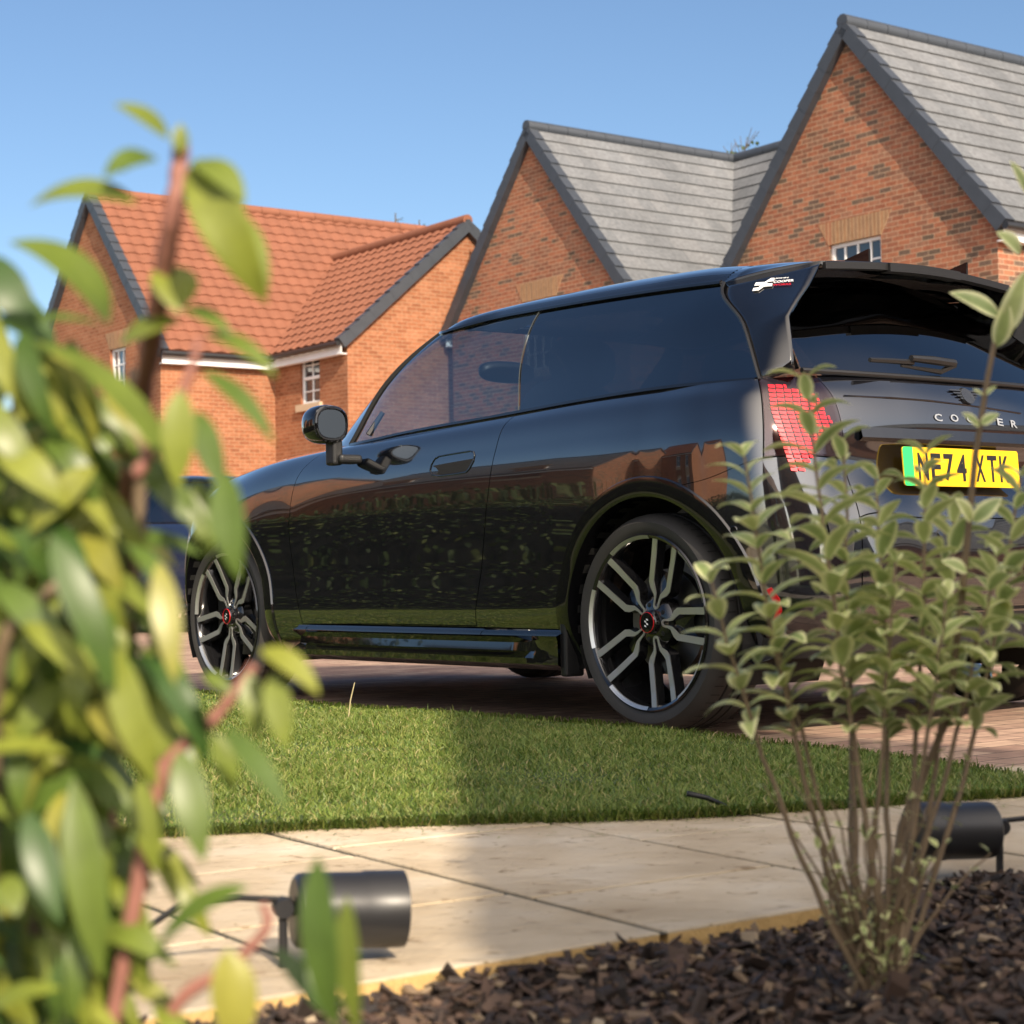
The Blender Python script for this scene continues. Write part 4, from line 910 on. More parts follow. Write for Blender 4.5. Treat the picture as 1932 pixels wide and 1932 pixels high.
# ------------------------------------------------------------------ parked cars further off (plain copies of the same shell, other paint)
def other_car(loc, rz, sc, paint, label):
    c = copy_tree(car); c.location = loc; c.rotation_euler = (0, 0, rz); c.scale = sc; c["label"] = label
    def rec(o):
        for ch in o.children:
            if ch.type == 'MESH' and any(m_ and m_.name == 'black_paint' for m_ in ch.data.materials):
                ch.data = ch.data.copy()
                for i, m_ in enumerate(ch.data.materials):
                    if m_.name == 'black_paint': ch.data.materials[i] = paint
            rec(ch)
    rec(c); return c
pn = atY(243, 1140, 18.0); pg = atY(-30, 1120, 14.0)
other_car((pn.x, pn.y, 0), R(-28), (1.1, 1.05, 1.02), M['navy'], "dark blue car parked in front of the orange house, half hidden by the bush")
other_car((pg.x, pg.y, 0), R(215), (1.15, 1.05, 1.0), M['greycar'], "grey car at the left edge behind the bush")
for c_ in COL.objects:
    if c_.name.startswith('parked_car.'): c_["group"] = "cars parked in the street behind"
# ------------------------------------------------------------------ details of the black car
def cray(px, py): return CARI @ CO, (CARI.to_3x3() @ ray(px, py)).normalized()
def hit(px, py, bvh=None, off=.003):
    o, d = cray(px, py); best = None
    for b_ in ([bvh] if bvh else [bvh_b, bvh_g, bvh_d]):
        h = b_.ray_cast(o, d)
        if h[0] is not None and (best is None or h[3] < best[3]): best = h
    if best is None: return None
    n = best[1] if best[1].dot(d) < 0 else -best[1]
    return best[0] + n*off
def decal(name, poly, m, parent, bvh=None, off=.003, thick=.002, flip=False):
    pts = [hit(x, y, bvh, off) for x, y in poly]
    if any(p is None for p in pts): return None
    o = mobj(name, (pts, [tuple(range(len(pts)))]), m, parent); solid(o, thick, 0); return o
def text_mesh(body, bold=0):
    cu = bpy.data.curves.new("t", 'FONT'); cu.body = body; cu.size = 1; cu.offset = bold; cu.resolution_u = 3; ob = bpy.data.objects.new("t", cu); COL.objects.link(ob)
    bpy.context.view_layer.update(); me = bpy.data.meshes.new_from_object(ob.evaluated_get(bpy.context.evaluated_depsgraph_get())); bpy.data.objects.remove(ob)
    co = np.array([v.co[:] for v in me.vertices]); mn, mx = co.min(0), co.max(0); co[:, :2] = (co[:, :2]-mn[:2])/(mx[:2]-mn[:2]); return co, [tuple(p.vertices) for p in me.polygons]
def px_text(name, body, quad, m, parent, bvh, off=.004, bold=0):
    """quad: bottom-left, bottom-right, top-right, top-left, measured; letters laid on the surface"""
    co, f = text_mesh(body, bold); V = []
    for x, y, _ in co:
        px = [(quad[0][k]*(1-x)+quad[1][k]*x)*(1-y)+(quad[3][k]*(1-x)+quad[2][k]*x)*y for k in (0, 1)]; V.append(hit(px[0], px[1], bvh, off))
    if any(v is None for v in V): return None
    return mobj(name, (V, f), m, parent)
def zc(ox, oy, s, pts): return [((ox+x/s)*.5786, (oy+y/s)*.5786) for x, y in pts]
# door handle
hp = zc(950, 1200, 2.76, [(1262, 870), (1290, 822), (1330, 795), (1400, 782), (1520, 762), (1610, 748), (1640, 755), (1650, 785), (1640, 840), (1605, 905), (1575, 938), (1500, 952), (1400, 965), (1320, 974), (1270, 965), (1250, 925)])
hr = [hit(x, y, bvh_b, .001) for x, y in hp]; t = MB(); t.tube(hr+[hr[0]], .0028, 6, cap=False); hd = auto_smooth(t.build('door_handle', M['gloss'], doors[0]))
decal('handle_recess', zc(950, 1200, 2.76, [(1275, 882), (1400, 858), (1530, 836), (1645, 815), (1632, 860), (1600, 905), (1570, 932), (1460, 950), (1345, 962), (1310, 958), (1330, 930), (1310, 900)]), M['matte'], hd, bvh_b, .0015)
# fuel and wing shut line continuing from arch; parking sensors; reflector; trims
for (x, y) in ((1385, 1000), (1773, 1006)):
    p = hit(x, y, bvh_b, .001); t = MB(); o_, d_ = cray(x, y); n = (hit(x, y, bvh_b, .02)-p).normalized(); t.lathe([(0, .003), (.010, .003), (.0115, .001), (.0115, -.01)], c=p, ax=n, n=24); auto_smooth(t.build('parking_sensor', M['gloss'], car))
decal('reflector', [(1447, 1112), (1456, 1108), (1472, 1130), (1476, 1152), (1466, 1172), (1455, 1176), (1463, 1155), (1459, 1135)], M['red'], car, bvh_b, .006, .01)
decal('silver_blade', [(1458, 1196), (1480, 1188), (1512, 1226), (1470, 1226)], M['chrome'], car, bvh_b, .004, .006)
decal('side_vent', [(1560, 985), (1606, 982), (1612, 1010), (1608, 1050), (1570, 1040), (1566, 1010)], M['plastic'], car, bvh_b, .003)
# lower rear cladding and diffuser
b = MB()
us = [(-.40, .79), (-.47, .72), (-.525, .58), (-.545, .3), (-.55, 0)]; us = us + [(u, -v) for u, v in reversed(us[:-1])]
for k in range(len(us)-1):
    (u0, v0), (u1, v1) = us[k], us[k+1]
    for (z0, z1, o0, o1) in ((.22, .30, .03, .0), (.30, .335, .0, -.012), (.335, .345, -.012, -.02)):
        b.quad((u0+o0-.02, v0, z0), (u1+o0-.02, v1, z0), (u1+o1-.02, v1, z1), (u0+o1-.02, v0, z1))
    b.quad((u0+.01, v0, .22), (u1+.01, v1, .22), (u1+.3, v1*.8, .24), (u0+.3, v0*.8, .24))
auto_smooth(b.build('rear_diffuser', M['plastic'], car), 30)
b = MB(); b.box((-.60, -.30, .235), (.1, 0, 0), (0, .6, 0), (0, 0, .07)); bevel(b.build('diffuser_centre', M['plastic'], car), .012)
# handle strip above the number plate
b = MB(); 
for k in range(12):
    y0, y1 = .50-k/12, .50-(k+1)/12; uu = lambda y: -.513-.012*(1-(y/.5)**2)
    for (z0, z1, d0, d1) in ((.832, .862, .018, .010), (.822, .832, .006, .018)):
        b.quad((uu(y0)-d0, y0, z0), (uu(y1)-d0, y1, z0), (uu(y1)-d1, y1, z1), (uu(y0)-d1, y0, z1))
    b.quad((uu(y0)-.006, y0, .822), (uu(y1)-.006, y1, .822), (uu(y1)+.03, y1, .822), (uu(y0)+.03, y0, .822)); b.quad((uu(y0)-.010, y0, .862), (uu(y1)-.010, y1, .862), (uu(y1)+.02, y1, .864), (uu(y0)+.02, y0, .864))
auto_smooth(b.build('boot_handle_strip', M['gloss'], tail), 30)
t = MB(); t.tube([hit(x, y, bvh_b, .0015) for x, y in ((1592, 747), (1680, 751), (1760, 757), (1850, 768), (1925, 780))], .0025, 6); t.build('crease', M['gloss'], tail)
# number plate
pl = P3(1705, 842, u=-.560); pe = empty('number_plate'); pe.parent = car; ztop, zbot, yl = pl.z, pl.z-.111, pl.y
def PL(x, z, d): return Vector((-.560-(-.008)*(z/.111)-d+.0, yl-x, zbot+z))     # x from the left end, z up
def rounded(w, h, r, n=5):
    o = []
    for cx, cy, a0 in ((w-r, r, -90), (w-r, h-r, 0), (r, h-r, 90), (r, r, 180)): o += [(cx+r*math.cos(R(a0+90*k/n)), cy+r*math.sin(R(a0+90*k/n))) for k in range(n+1)]
    return o
pp = mobj('plate_panel', ([PL(x, z, .0) for x, z in rounded(.52, .111, .008)], [tuple(range(24))]), M['plate_y'], pe); solid(pp, .004, 0)
gband = [p for p in rounded(.52, .111, .008) if p[0] < .02]; gband = [(.043, .0)] + [(.043, .111)] + gband
mobj('plate_band', ([PL(x, z, .0026) for x, z in gband], [tuple(range(len(gband)))]), M['plate_g'], pe)
b = MB(); b.box(PL(.06, .02, -.04)+Vector((.0, 0, 0)), (.03, 0, 0), (0, -.4, 0), (0, 0, .07)); b.build('plate_bracket', M['plastic'], pe)
x = .062
for ch in "NE74 XTK":
    if ch == ' ': x += .028; continue
    co, f = text_mesh(ch, .022); mobj('plate_character', ([PL(x+c[0]*(.044 if ch != 'I' else .014), .016+c[1]*.079, .0030) for c in co], f), M['plate_k'], pe); x += .0565
# boot lettering and emblem
for ch, (x, y) in zip("COOPER", ((1768.9, 787.9), (1799.4, 789), (1829.8, 790.8), (1858, 793.2), (1885.5, 796.6), (1911.5, 800.4))):
    w = 7.2 if ch in "CO" else 5.6; sl_ = 1.0; px_text('lettering', ch, [(x-w+1.5, y+7-sl_), (x+w+1.5, y+7+sl_), (x+w-1, y-6.5+sl_), (x-w-1, y-6.5-sl_)], M['letter'], tail, bvh_b, .003, .02)
def bp(v, z, off=.006):
    h = bvh_b.ray_cast(Vector((-2, v, z)), Vector((1, 0, 0))); return h[0] + Vector((-off, 0, 0))
em = MB(); c = hit(1830, 749, bvh_b, .004); ez0 = c.z
em.poly([bp(.026*math.cos(k*math.pi/12), ez0+.024*math.sin(k*math.pi/12), .009) for k in range(24)])
for k in range(24): a0, a1 = k*math.pi/12, (k+1)*math.pi/12; em.quad(bp(.026*math.cos(a0), ez0+.024*math.sin(a0), .009), bp(.026*math.cos(a1), ez0+.024*math.sin(a1), .009), bp(.028*math.cos(a1), ez0+.026*math.sin(a1), 0), bp(.028*math.cos(a0), ez0+.026*math.sin(a0), 0))
for s_ in (1, -1):
    for k in range(4):
        z1 = ez0+.014-.0085*k; L1 = .072-.012*k; em.quad(bp(s_*.022, z1, .007), bp(s_*.022, z1+.005, .007), bp(s_*L1, z1+.0045, .007), bp(s_*(L1-.004), z1, .007)); em.quad(bp(s_*.022, z1, .007), bp(s_*(L1-.004), z1, .007), bp(s_*(L1-.004), z1, 0), bp(s_*.022, z1, 0))
em.build('emblem', M['blackemblem'], tail)
# badge on the pillar panel
for q in ([(358, 437), (376, 405), (470, 399), (535, 358), (570, 356), (562, 390), (500, 396), (440, 433)], [(338, 492), (351, 462), (400, 456), (450, 419), (549, 411), (541, 441), (452, 448), (395, 487)]):
    decal('badge', zc(2350, 800, 3.22, q), M['white'], car, bvh_d, .004)
for body, q, mm_ in (("JOHN", [(572, 368), (712, 360), (718, 344), (578, 352)], 'white'), ("COOPER", [(556, 408), (770, 390), (777, 366), (563, 384)], 'white'), ("WORKS", [(550, 438), (742, 426), (746, 406), (556, 418)], 'red')):
    px_text('badge_lettering', body, zc(2350, 800, 3.22, q), M[mm_], car, bvh_d, .004, .02)
# tail-light elements
def itp(y, tab): return float(np.interp(y, [a for a, _ in tab], [b_ for _, b_ in tab]))
XL = [(726, 1448), (773, 1454), (800, 1463), (852, 1480), (890, 1493)]; XR = [(726, 1478), (738, 1530), (758, 1550), (793, 1568), (813, 1557), (850, 1537), (890, 1513)]
cm_ = MB(); y = 727
while y < 888:
    h = 6.2; x = itp(y, XL)
    while x < itp(y, XR)-3:
        x1 = min(x+12.5, itp(y, XR)); sk = .25*h
        P_ = [hit(x, y, bvh_b, .004), hit(x1, y+1.0, bvh_b, .004), hit(min(x1+sk, x1+2), y+h+.8, bvh_b, .004), hit(x+sk, y+h-.4, bvh_b, .004)]
        if all(P_): cm_.quad(*P_)
        x += 14.5
    y += 8.2
lc = cm_.build('light_cells', M['lamp_red'], lamps[0])
lc2 = mobj('light_cells', ([(v.co.x, -v.co.y, v.co.z) for v in lc.data.vertices], [tuple(p.vertices) for p in lc.data.polygons]), M['lamp_red'], lamps[1])
M['lens'] = glass("lamp_lens", (.95, .80, .80), .03)
BNo = BN + 0; du_ = np.gradient(BN, axis=0); dv_ = np.gradient(BN, axis=1); nn_ = np.cross(du_, dv_); nn_ /= np.linalg.norm(nn_, axis=2, keepdims=True)+1e-9; nn_ *= np.sign((nn_*(BN-np.array([1.2, 0, .6]))).sum(2, keepdims=True)); BNo = BN + nn_*.009
for l_, o_ in zip(lamps, patch('lens', BNo, 11, 13, 3, 6, M['lens'], NC, NR, both='sep', gap=.004)): o_.parent = l_
# rear wiper
def wp(px, py, off=0): return P3(px, py, u=-.475-off)
b = MB(); b.tube([wp(1641, 679), wp(1680, 681), wp(1722, 684)], [.007, .008, .009], 6); b.tube([wp(1719, 676, .01), wp(1760, 680, .012), wp(1800, 686, .01)], [.010, .013, .013], 8); b.tube([wp(1800, 688, .01), wp(1775, 702), wp(1700, 690)], [.012, .008, .004], 6)
auto_smooth(b.build('wiper', M['plastic'], car))
# door mirrors
def sup(c, a, b_, c_, p=2.6, nu=28, nv=16, cutu=None):
    V = []; 
    sg2 = lambda w, e: math.copysign(abs(w)**e, w)
    for i in range(nu):
        for j in range(nv+1):
            th, ph = 2*math.pi*i/nu, -math.pi/2+math.pi*j/nv; x = a*sg2(math.cos(ph), 2/p)*sg2(math.cos(th), 2/p); y = b_*sg2(math.cos(ph), 2/p)*sg2(math.sin(th), 2/p); z = c_*sg2(math.sin(ph), 2/p)
            if cutu is not None: x = max(x, cutu)
            V.append((c[0]+x, c[1]+y, c[2]+z))
    F = [(i*(nv+1)+j, ((i+1) % nu)*(nv+1)+j, ((i+1) % nu)*(nv+1)+j+1, i*(nv+1)+j+1) for i in range(nu) for j in range(nv)]; return V, F
for sg_ in (1, -1):
    c = (1.535, .985*sg_, 1.006); V, F = sup(c, .085, .076, .069, 2.5, 40, 24, cutu=-.040); mh = mobj('door_mirror', (V, F), M['gloss'], car); auto_smooth(mh, 40)
    def rr_(a, b_, u, n=32, p=2.6): return [(u, c[1]+a*math.copysign(abs(math.cos(2*math.pi*k/n))**(2/p), math.cos(2*math.pi*k/n)), c[2]+b_*math.copysign(abs(math.sin(2*math.pi*k/n))**(2/p), math.sin(2*math.pi*k/n))) for k in range(n)]
    mobj('mirror_glass', (rr_(.056, .050, c[0]-.043), [tuple(range(32))]), M['mirrorglass'], mh)
    ring = [Vector(q) for q in rr_(.062, .056, c[0]-.042)]; t = MB(); t.tube(ring+[ring[0]], .005, 6, cap=False); auto_smooth(t.build('mirror_frame', M['gloss'], mh))
    b = MB(); b.box((c[0]-.030, c[1]-.035*sg_-.02, .862), (.058, 0, 0), (0, .042, 0), (0, 0, .09)); bevel(b.build('mirror_stalk', M['plastic'], mh), .010, 3)
    b = MB(); y0 = .86*sg_; b.box((c[0]-.050, y0, .868), (.07, 0, 0), (0, c[1]-.03*sg_-y0, 0), (0, 0, .032)); bevel(b.build('mirror_arm', M['plastic'], mh), .012, 3)
# cabin
hl = []
for i in range(12*1, 12*8+1, 4): hl.append([(GN[i, j][0]*.96+.02, GN[i, j][1]*.96, GN[i, j][2]-.03) for j in range(24, 49, 3)])
M['liner'] = mat("headlining", (.6, .6, .58), .9); V = [p for r in hl for p in r]; F = grid_faces(len(hl), 9); mobj('headlining', (V+mirrorv(V), F+[tuple(i+len(V) for i in f) for f in F]), M['liner'], car, smooth=True)
for y in (.36, -.36):
    b = MB(); b.box((.95, y-.25, .35), (.55, 0, 0), (0, .5, 0), (0, 0, .22)); s_ = bevel(b.build('seat', M['seat'], car), .05, 3)
    V, F = sup((.93, y, .82), .07, .24, .32, 3); o = mobj('backrest', (V, F), M['seat'], s_, smooth=True); V, F = sup((.86, y, 1.19), .05, .14, .09, 2.6); mobj('headrest', (V, F), M['seat'], s_, smooth=True)
b = MB(); b.box((1.62, -.68, .55), (.4, 0, 0), (0, 1.36, 0), (0, 0, .38)); bevel(b.build('dashboard', M['plastic'], car), .06, 3)
b = MB(); b.box((-.1, -.6, .4), (.3, 0, 0), (0, 1.2, 0), (0, 0, .62)); bevel(b.build('rear_seat', M['seat'], car), .05, 3)
t = MB(); t.tube([Vector((1.52+.08*math.sin(a)*.5, -.36+.18*math.cos(a), .93+.17*math.sin(a))) for a in [k*math.pi/14 for k in range(29)]], .014, 8, cap=False); t.tube([(1.52, -.36, .93), (1.66, -.36, .88)], .03, 8); t.tube([(1.52, -.53, .93), (1.52, -.19, .93)], .013, 6); auto_smooth(t.build('steering_wheel', M['plastic'], car))


# ------------------------------------------------------------------ plants
def leafmat(name, stops, edge=None, tr=.25, rough=.42):
    m = bpy.data.materials.new(name); m.use_nodes = True; _leafmat(m, stops, edge, tr, rough); return m
M['leaf_pale'] = leafmat("variegated_leaf", [(0, (.27, .35, .12)), (.5, (.38, .46, .16)), (1, (.50, .54, .20))], ((.80, .80, .42), [(.40, (0, 0, 0)), (.72, (1, 1, 1))]))
M['leaf_green'] = leafmat("glossy_leaf", [(0, (.045, .10, .02)), (.35, (.11, .17, .028)), (.7, (.22, .26, .035)), (.93, (.27, .29, .045)), (1, (.31, .29, .05))], tr=.3, rough=.38)
M['stem_red'] = mat("red_stem", (.30, .13, .10), .6, var=(60, .3)); M['stem_brown'] = mat("woody_stem", (.17, .12, .07), .7, var=(30, .3)); M['hedge'] = leafmat("hedge_leaf", [(0, (.02, .04, .01)), (.6, (.045, .075, .02)), (1, (.10, .12, .03))], tr=.1, rough=.7)
class Leaves:
    def __init__(s): s.v = []; s.f = []; s.e = []
    def leaf(s, p, d, n, L, W, rec=.8, fold=.25, n_=8, pw=.85):
        d = Vector(d).normalized(); n = (Vector(n) - d*d.dot(Vector(n))).normalized(); side = d.cross(n); p = Vector(p); base = len(s.v); X = (-1, -.62, 0, .62, 1)
        for i in range(n_+1):
            t = i/n_; a = rec*(t-.0); dd = d*math.cos(a)-n*math.sin(a); nn = n*math.cos(a)+d*math.sin(a)
            w = W/2*max(.03, math.sin(math.pi*min(1, t)**.82))**pw if t < 1 else 0
            for x in X: s.v.append(tuple(p + side*(x*w) + nn*(abs(x)*w*fold - abs(x)**3*w*fold*.5))); s.e.append(abs(x) if t < .93 else 1)
            p = p + dd*(L/n_)
        for i in range(n_):
            for j in range(4): a = base+i*5+j; s.f.append((a, a+1, a+6, a+5))
    def build(s, name, m, parent):
        o = mobj(name, (s.v, s.f), m, parent, smooth=True); at_ = o.data.attributes.new("edge", 'FLOAT', 'POINT'); at_.data.foreach_set("value", s.e); return o
def bez(p0, p1, p2, n=14): return [p0*(1-t)**2 + p1*2*t*(1-t) + p2*t*t for t in [i/n for i in range(n+1)]]
def rvec(r=1): return Vector((rnd.gauss(0, r), rnd.gauss(0, r), rnd.gauss(0, r)))
# variegated shrub at the right
SB = atZ(1655, 1885, -.01); shrub = empty('variegated_shrub', SB, label="pale green variegated shrub with upright stems in the bark at the right", cat="shrub"); lv = Leaves()
SS = [((1520, 722), 2.12, 7.2), ((1402, 862), 2.05, 7.2), ((1590, 835), 2.2, 6.6), ((1655, 905), 2.25, 6.2), ((1745, 860), 2.15, 6.6), ((1342, 1100), 2.0, 6.2), ((1800, 960), 2.25, 6.2),
      ((1925, 900), 2.2, 6.6), ((1880, 1050), 2.08, 6.2), ((1690, 1060), 2.05, 6), ((1785, 1130), 2.0, 6), ((1460, 1180), 2.1, 5.2), ((1600, 1150), 2.3, 5.4)]
SS = [(p, Y, min(.74, (1885-1370)/(1885-p[1])), l_) for p, Y, l_ in SS]
for k, (px, Y, f0, ls) in enumerate(SS):
    T = atY(px[0], px[1], Y)-SB; b0 = Vector((rnd.uniform(-.03, .03), rnd.uniform(-.03, .03), 0)); mid = b0.lerp(T, .45)+Vector((-.03 if T.x < 0 else .03, rnd.uniform(-.03, .03), .03))
    mid.x = b0.x + (T.x-b0.x)*.62; mid.z = T.z*.42
    pts = bez(b0, mid, T, 16); st = MB(); st.tube([p + rvec(.0012) for p in pts], [.0042-.0027*i/16 for i in range(17)], 6); st.build('stem', M['stem_brown'], shrub, smooth=True)
    Ls = sum((pts[i+1]-pts[i]).length for i in range(16)); step = .0185; m_ = int(Ls/step); ph = rnd.uniform(0, 3)
    for q in range(2, m_+1):
        t = q/m_; 
        if t < f0 and rnd.random() > .5: continue
        x = t*16; i = min(15, int(x)); p = pts[i].lerp(pts[i+1], x-i); tg = (pts[i+1]-pts[i]).normalized(); a = tg.orthogonal().normalized(); b_ = tg.cross(a)
        big = ls*.0118*(.2 if t < f0 else (.62+.42*math.sin(math.pi*min(1, (t-f0)/(1-f0))**.8)))*rnd.uniform(.8, 1.12)
        for sgn in (1, -1):
            w = ph + q*math.pi/2*1.05 + (0 if sgn > 0 else math.pi) + rnd.gauss(0, .25); o_ = a*math.cos(w)+b_*math.sin(w); up = .8+.5*max(0, (t-.85)/.15)+rnd.gauss(0, .15)
            d = (o_+tg*up).normalized(); lv.leaf(p, d, tg-o_*.2, big*rnd.uniform(.8, 1.0), big*.37, rec=rnd.uniform(.7, 1.6), fold=.5)
# tall bare shoot that crosses the number plate
pts = [atY(1700, 1560, 2.13)-SB, atY(1790, 1350, 2.1)-SB, atY(1815, 1120, 2.08)-SB, atY(1840, 860, 2.06)-SB, atY(1862, 720, 2.05)-SB, atY(1885, 600, 2.05)-SB, atY(1932, 540, 2.05)-SB, atY(1955, 430, 2.05)-SB]
pts = [Vector((0, 0, 0))] + pts; st = MB(); st.tube(pts, [.005, .0045, .004, .004, .0036, .0033, .003, .0027, .002], 8); st.build('stem', M['stem_brown'], shrub, smooth=True)
for (a, b_, w, rc) in (((1888, 600), (1790, 555), 44, .5), ((1885, 640), (1935, 510), 46, .4), ((1880, 655), (1900, 570), 40, .3), ((1925, 480), (1878, 440), 44, .6), ((1940, 370), (1905, 305), 30, .3), ((1848, 805), (1815, 780), 22, .3), ((1850, 800), (1885, 782), 22, .3), ((1855, 745), (1835, 735), 10, .2), ((1858, 745), (1880, 728), 10, .2), ((1832, 985), (1800, 940), 34, .6), ((1836, 985), (1890, 940), 34, .6), ((1825, 1080), (1775, 1060), 30, .6)):
    p, q = atY(*a, 2.05)-SB, atY(*b_, 2.04)-SB; dl = (q-p).length; n = Vector((.2, -.8, .5)); dd = (q-p).normalized(); nn = (n-dd*dd.dot(n)).normalized(); d0 = dd*math.cos(rc/2)+nn*math.sin(rc/2); lv.leaf(p, d0, nn, dl*1.03, w/1650, rec=rc, fold=.5)
# twiggy base with small buds
for k in range(34):
    a = rnd.uniform(0, 6.28); h = rnd.uniform(.06, .25); T = Vector((math.cos(a)*rnd.uniform(.03, .13), math.sin(a)*rnd.uniform(.03, .12), h)); pts = bez(Vector((rnd.uniform(-.02, .02), rnd.uniform(-.02, .02), 0)), Vector((T.x*.3, T.y*.3, h*.5)), T, 8)
    st = MB(); st.tube([p+rvec(.002) for p in pts], [.0026-.0017*i/8 for i in range(9)], 5); st.build('stem', M['stem_brown'], shrub)
    for q in range(2, 9):
        if rnd.random() < .7:
            o_ = rvec().normalized(); lv.leaf(pts[q], o_+Vector((0, 0, .8)), Vector((0, 0, 1)), rnd.uniform(.008, .024), .009, rec=.4, fold=.4, n_=4)
lv.build('foliage', M['leaf_pale'], shrub)
# glossy bush close to the camera at the left
LB = Vector((-.26, .97, -.03)); bush = empty('glossy_shrub', LB, label="large blurred shrub with drooping glossy leaves and red stems at the left", cat="shrub"); lg_ = Leaves()
DK = .84
def A1(px, py, Y): return atY(px, py, Y*DK)-LB
def stempx(pl, Y, wid, m):
    pts = [A1(x, y, Y+dy) for (x, y, dy) in pl]; fine = []
    for i in range(len(pts)-1):
        p0 = pts[max(0, i-1)]; p1 = pts[i]; p2 = pts[i+1]; p3 = pts[min(len(pts)-1, i+2)]
        for k in range(5): t = k/5; fine.append(.5*((2*p1)+(p2-p0)*t+(2*p0-5*p1+4*p2-p3)*t*t+(3*p1-p0-3*p2+p3)*t**3))
    fine.append(pts[-1]); n = len(fine); st = MB(); st.tube(fine, [(wid[0]+(wid[1]-wid[0])*i/(n-1))/2*Y*DK/3459*(1+.12*math.sin(i*2.1)) for i in range(n)], 8); st.build('stem', m, bush, smooth=True); return fine
stempx([(120, 2900, .3), (160, 2200, .3), (200, 1500, .28), (225, 1100, .25), (255, 820, .16), (288, 640, .06), (312, 490, .02), (328, 400, .0), (338, 320, .0), (342, 268, 0)], 1.1, (56, 32), M['stem_red'])
stempx([(-60, 2300, .1), (-20, 1600, .1), (0, 1240, .05), (60, 1150, .05), (110, 1100, .05)], 1.05, (40, 22), M['stem_brown'])
stempx([(180, 2100, 0), (290, 1520, 0), (330, 1425, 0), (400, 1360, 0), (440, 1310, 0), (480, 1255, 0)], 1.12, (34, 18), M['stem_red'])
stempx([(260, 2100, 0), (330, 1900, 0), (430, 1830, 0), (470, 1790, 0), (505, 1745, 0), (495, 1705, 0)], 1.15, (30, 16), M['stem_red'])
stempx([(240, 1200, .05), (262, 950, .05), (258, 820, .05), (250, 700, .08)], 1.15, (36, 20), M['stem_brown'])
stempx([(255, 900, 0), (320, 790, 0), (360, 700, 0), (375, 640, 0)], 1.1, (26, 16), M['stem_red'])
stempx([(30, 2400, .1), (70, 1700, .1), (60, 1350, .1), (40, 1000, .1), (30, 700, .1)], 1.2, (40, 20), M['stem_brown'])
LV = [((318, 262), (212, 200), 46, .5, 0), ((296, 300), (196, 342), 40, .9, 0), ((292, 298), (235, 330), 30, .9, .02), ((258, 385), (55, 402), 60, .8, 0), ((362, 305), (462, 395), 44, .9, 0), ((372, 300), (512, 582), 60, 1.2, .01), ((385, 385), (500, 570), 62, .7, .03),
 ((205, 612), (5, 468), 62, 1.1, 0), ((330, 905), (48, 655), 82, .9, .02), ((-30, 480), (75, 650), 90, .8, .05), ((322, 500), (335, 592), 56, .3, .05), ((345, 585), (442, 645), 44, .9, .03), ((225, 650), (345, 610), 56, .5, .06), ((385, 630), (522, 722), 54, .8, .02), ((382, 700), (515, 845), 56, .7, .02),
 ((340, 735), (335, 925), 78, .3, -.02), ((372, 775), (425, 935), 62, .5, .03), ((425, 890), (455, 1098), 82, .5, -.02), ((370, 905), (395, 1055), 62, .4, .04), ((250, 850), (405, 1020), 66, .7, .05), ((300, 1060), (330, 1295), 66, .4, -.03), ((215, 1225), (300, 1490), 84, .5, -.02), ((95, 1010), (215, 1310), 84, .5, -.03), ((45, 1175), (180, 1300), 66, .6, 0),
 ((385, 1270), (440, 1312), 36, .4, 0), ((492, 1225), (602, 1318), 62, .9, 0), ((470, 1270), (485, 1395), 58, .3, .03), ((515, 1270), (542, 1415), 66, .4, 0), ((338, 1415), (385, 1630), 82, .4, 0), ((425, 1375), (542, 1538), 60, .5, 0), ((405, 1385), (440, 1495), 56, .3, .04), ((170, 1330), (270, 1450), 92, .6, 0),
 ((140, 1470), (195, 1850), 92, .4, 0), ((265, 1470), (300, 1650), 64, .4, .03), ((50, 1530), (115, 1745), 78, .4, 0), ((470, 1672), (305, 1800), 66, .9, 0), ((600, 1615), (642, 1950), 96, .4, -.05), ((655, 1690), (680, 1960), 66, .3, -.02), ((430, 1790), (445, 1990), 108, .3, -.04), ((520, 1790), (615, 1920), 52, .6, 0), ((-20, 1905), (120, 1870), 62, .6, 0),
 ((250, 1650), (280, 1880), 60, .5, .05), ((90, 1380), (40, 1560), 80, .5, .04), ((15, 1650), (30, 1730), 60, .3, 0), ((300, 1300), (330, 1480), 56, .4, .06), ((30, 640), (120, 820), 80, .7, .04), ((130, 640), (200, 830), 70, .7, .05), ((200, 730), (300, 860), 70, .8, .06), ((-10, 840), (120, 960), 90, .8, .02), ((180, 880), (60, 1010), 70, .7, .03), ((100, 1100), (10, 1000), 70, .7, .04)]
def pleaf(a, b_, w, rc, dy, base=1.08):
    p, q = A1(*a, base+dy), A1(*b_, base+dy-rnd.uniform(0, .02)); dd = (q-p).normalized(); n = Vector((rnd.gauss(0, .25), -.55, .75 if abs(dd.z) < .8 else .25)); nn = (n-dd*dd.dot(n)).normalized(); d0 = dd*math.cos(rc/2)+nn*math.sin(rc/2)
    lg_.leaf(p, d0, nn, (q-p).length*(1+rc*rc/24), w*(base+dy)*DK/3459*1.08, rec=rc, fold=rnd.uniform(.15, .45), n_=10)
for (a, b_, w, rc, dy) in LV: pleaf(a, b_, w*(1.5 if b_[1] < 620 else .78), rc*1.35, dy)
for k in range(640):
    x = rnd.uniform(-160, 330); y = rnd.uniform(540, 2050)
    if x > 40+min(260, (y-560)*.45) or (y > 1350 and x > 200 and rnd.random() < .7): continue
    L = rnd.uniform(150, 250); an = rnd.gauss(1.15, .45); sx = rnd.choice((-1, 1, 1)); pleaf((x, y), (x+sx*math.cos(an)*L, y+math.sin(an)*L), rnd.uniform(36, 58), rnd.uniform(.8, 1.8), rnd.uniform(.02, .34))
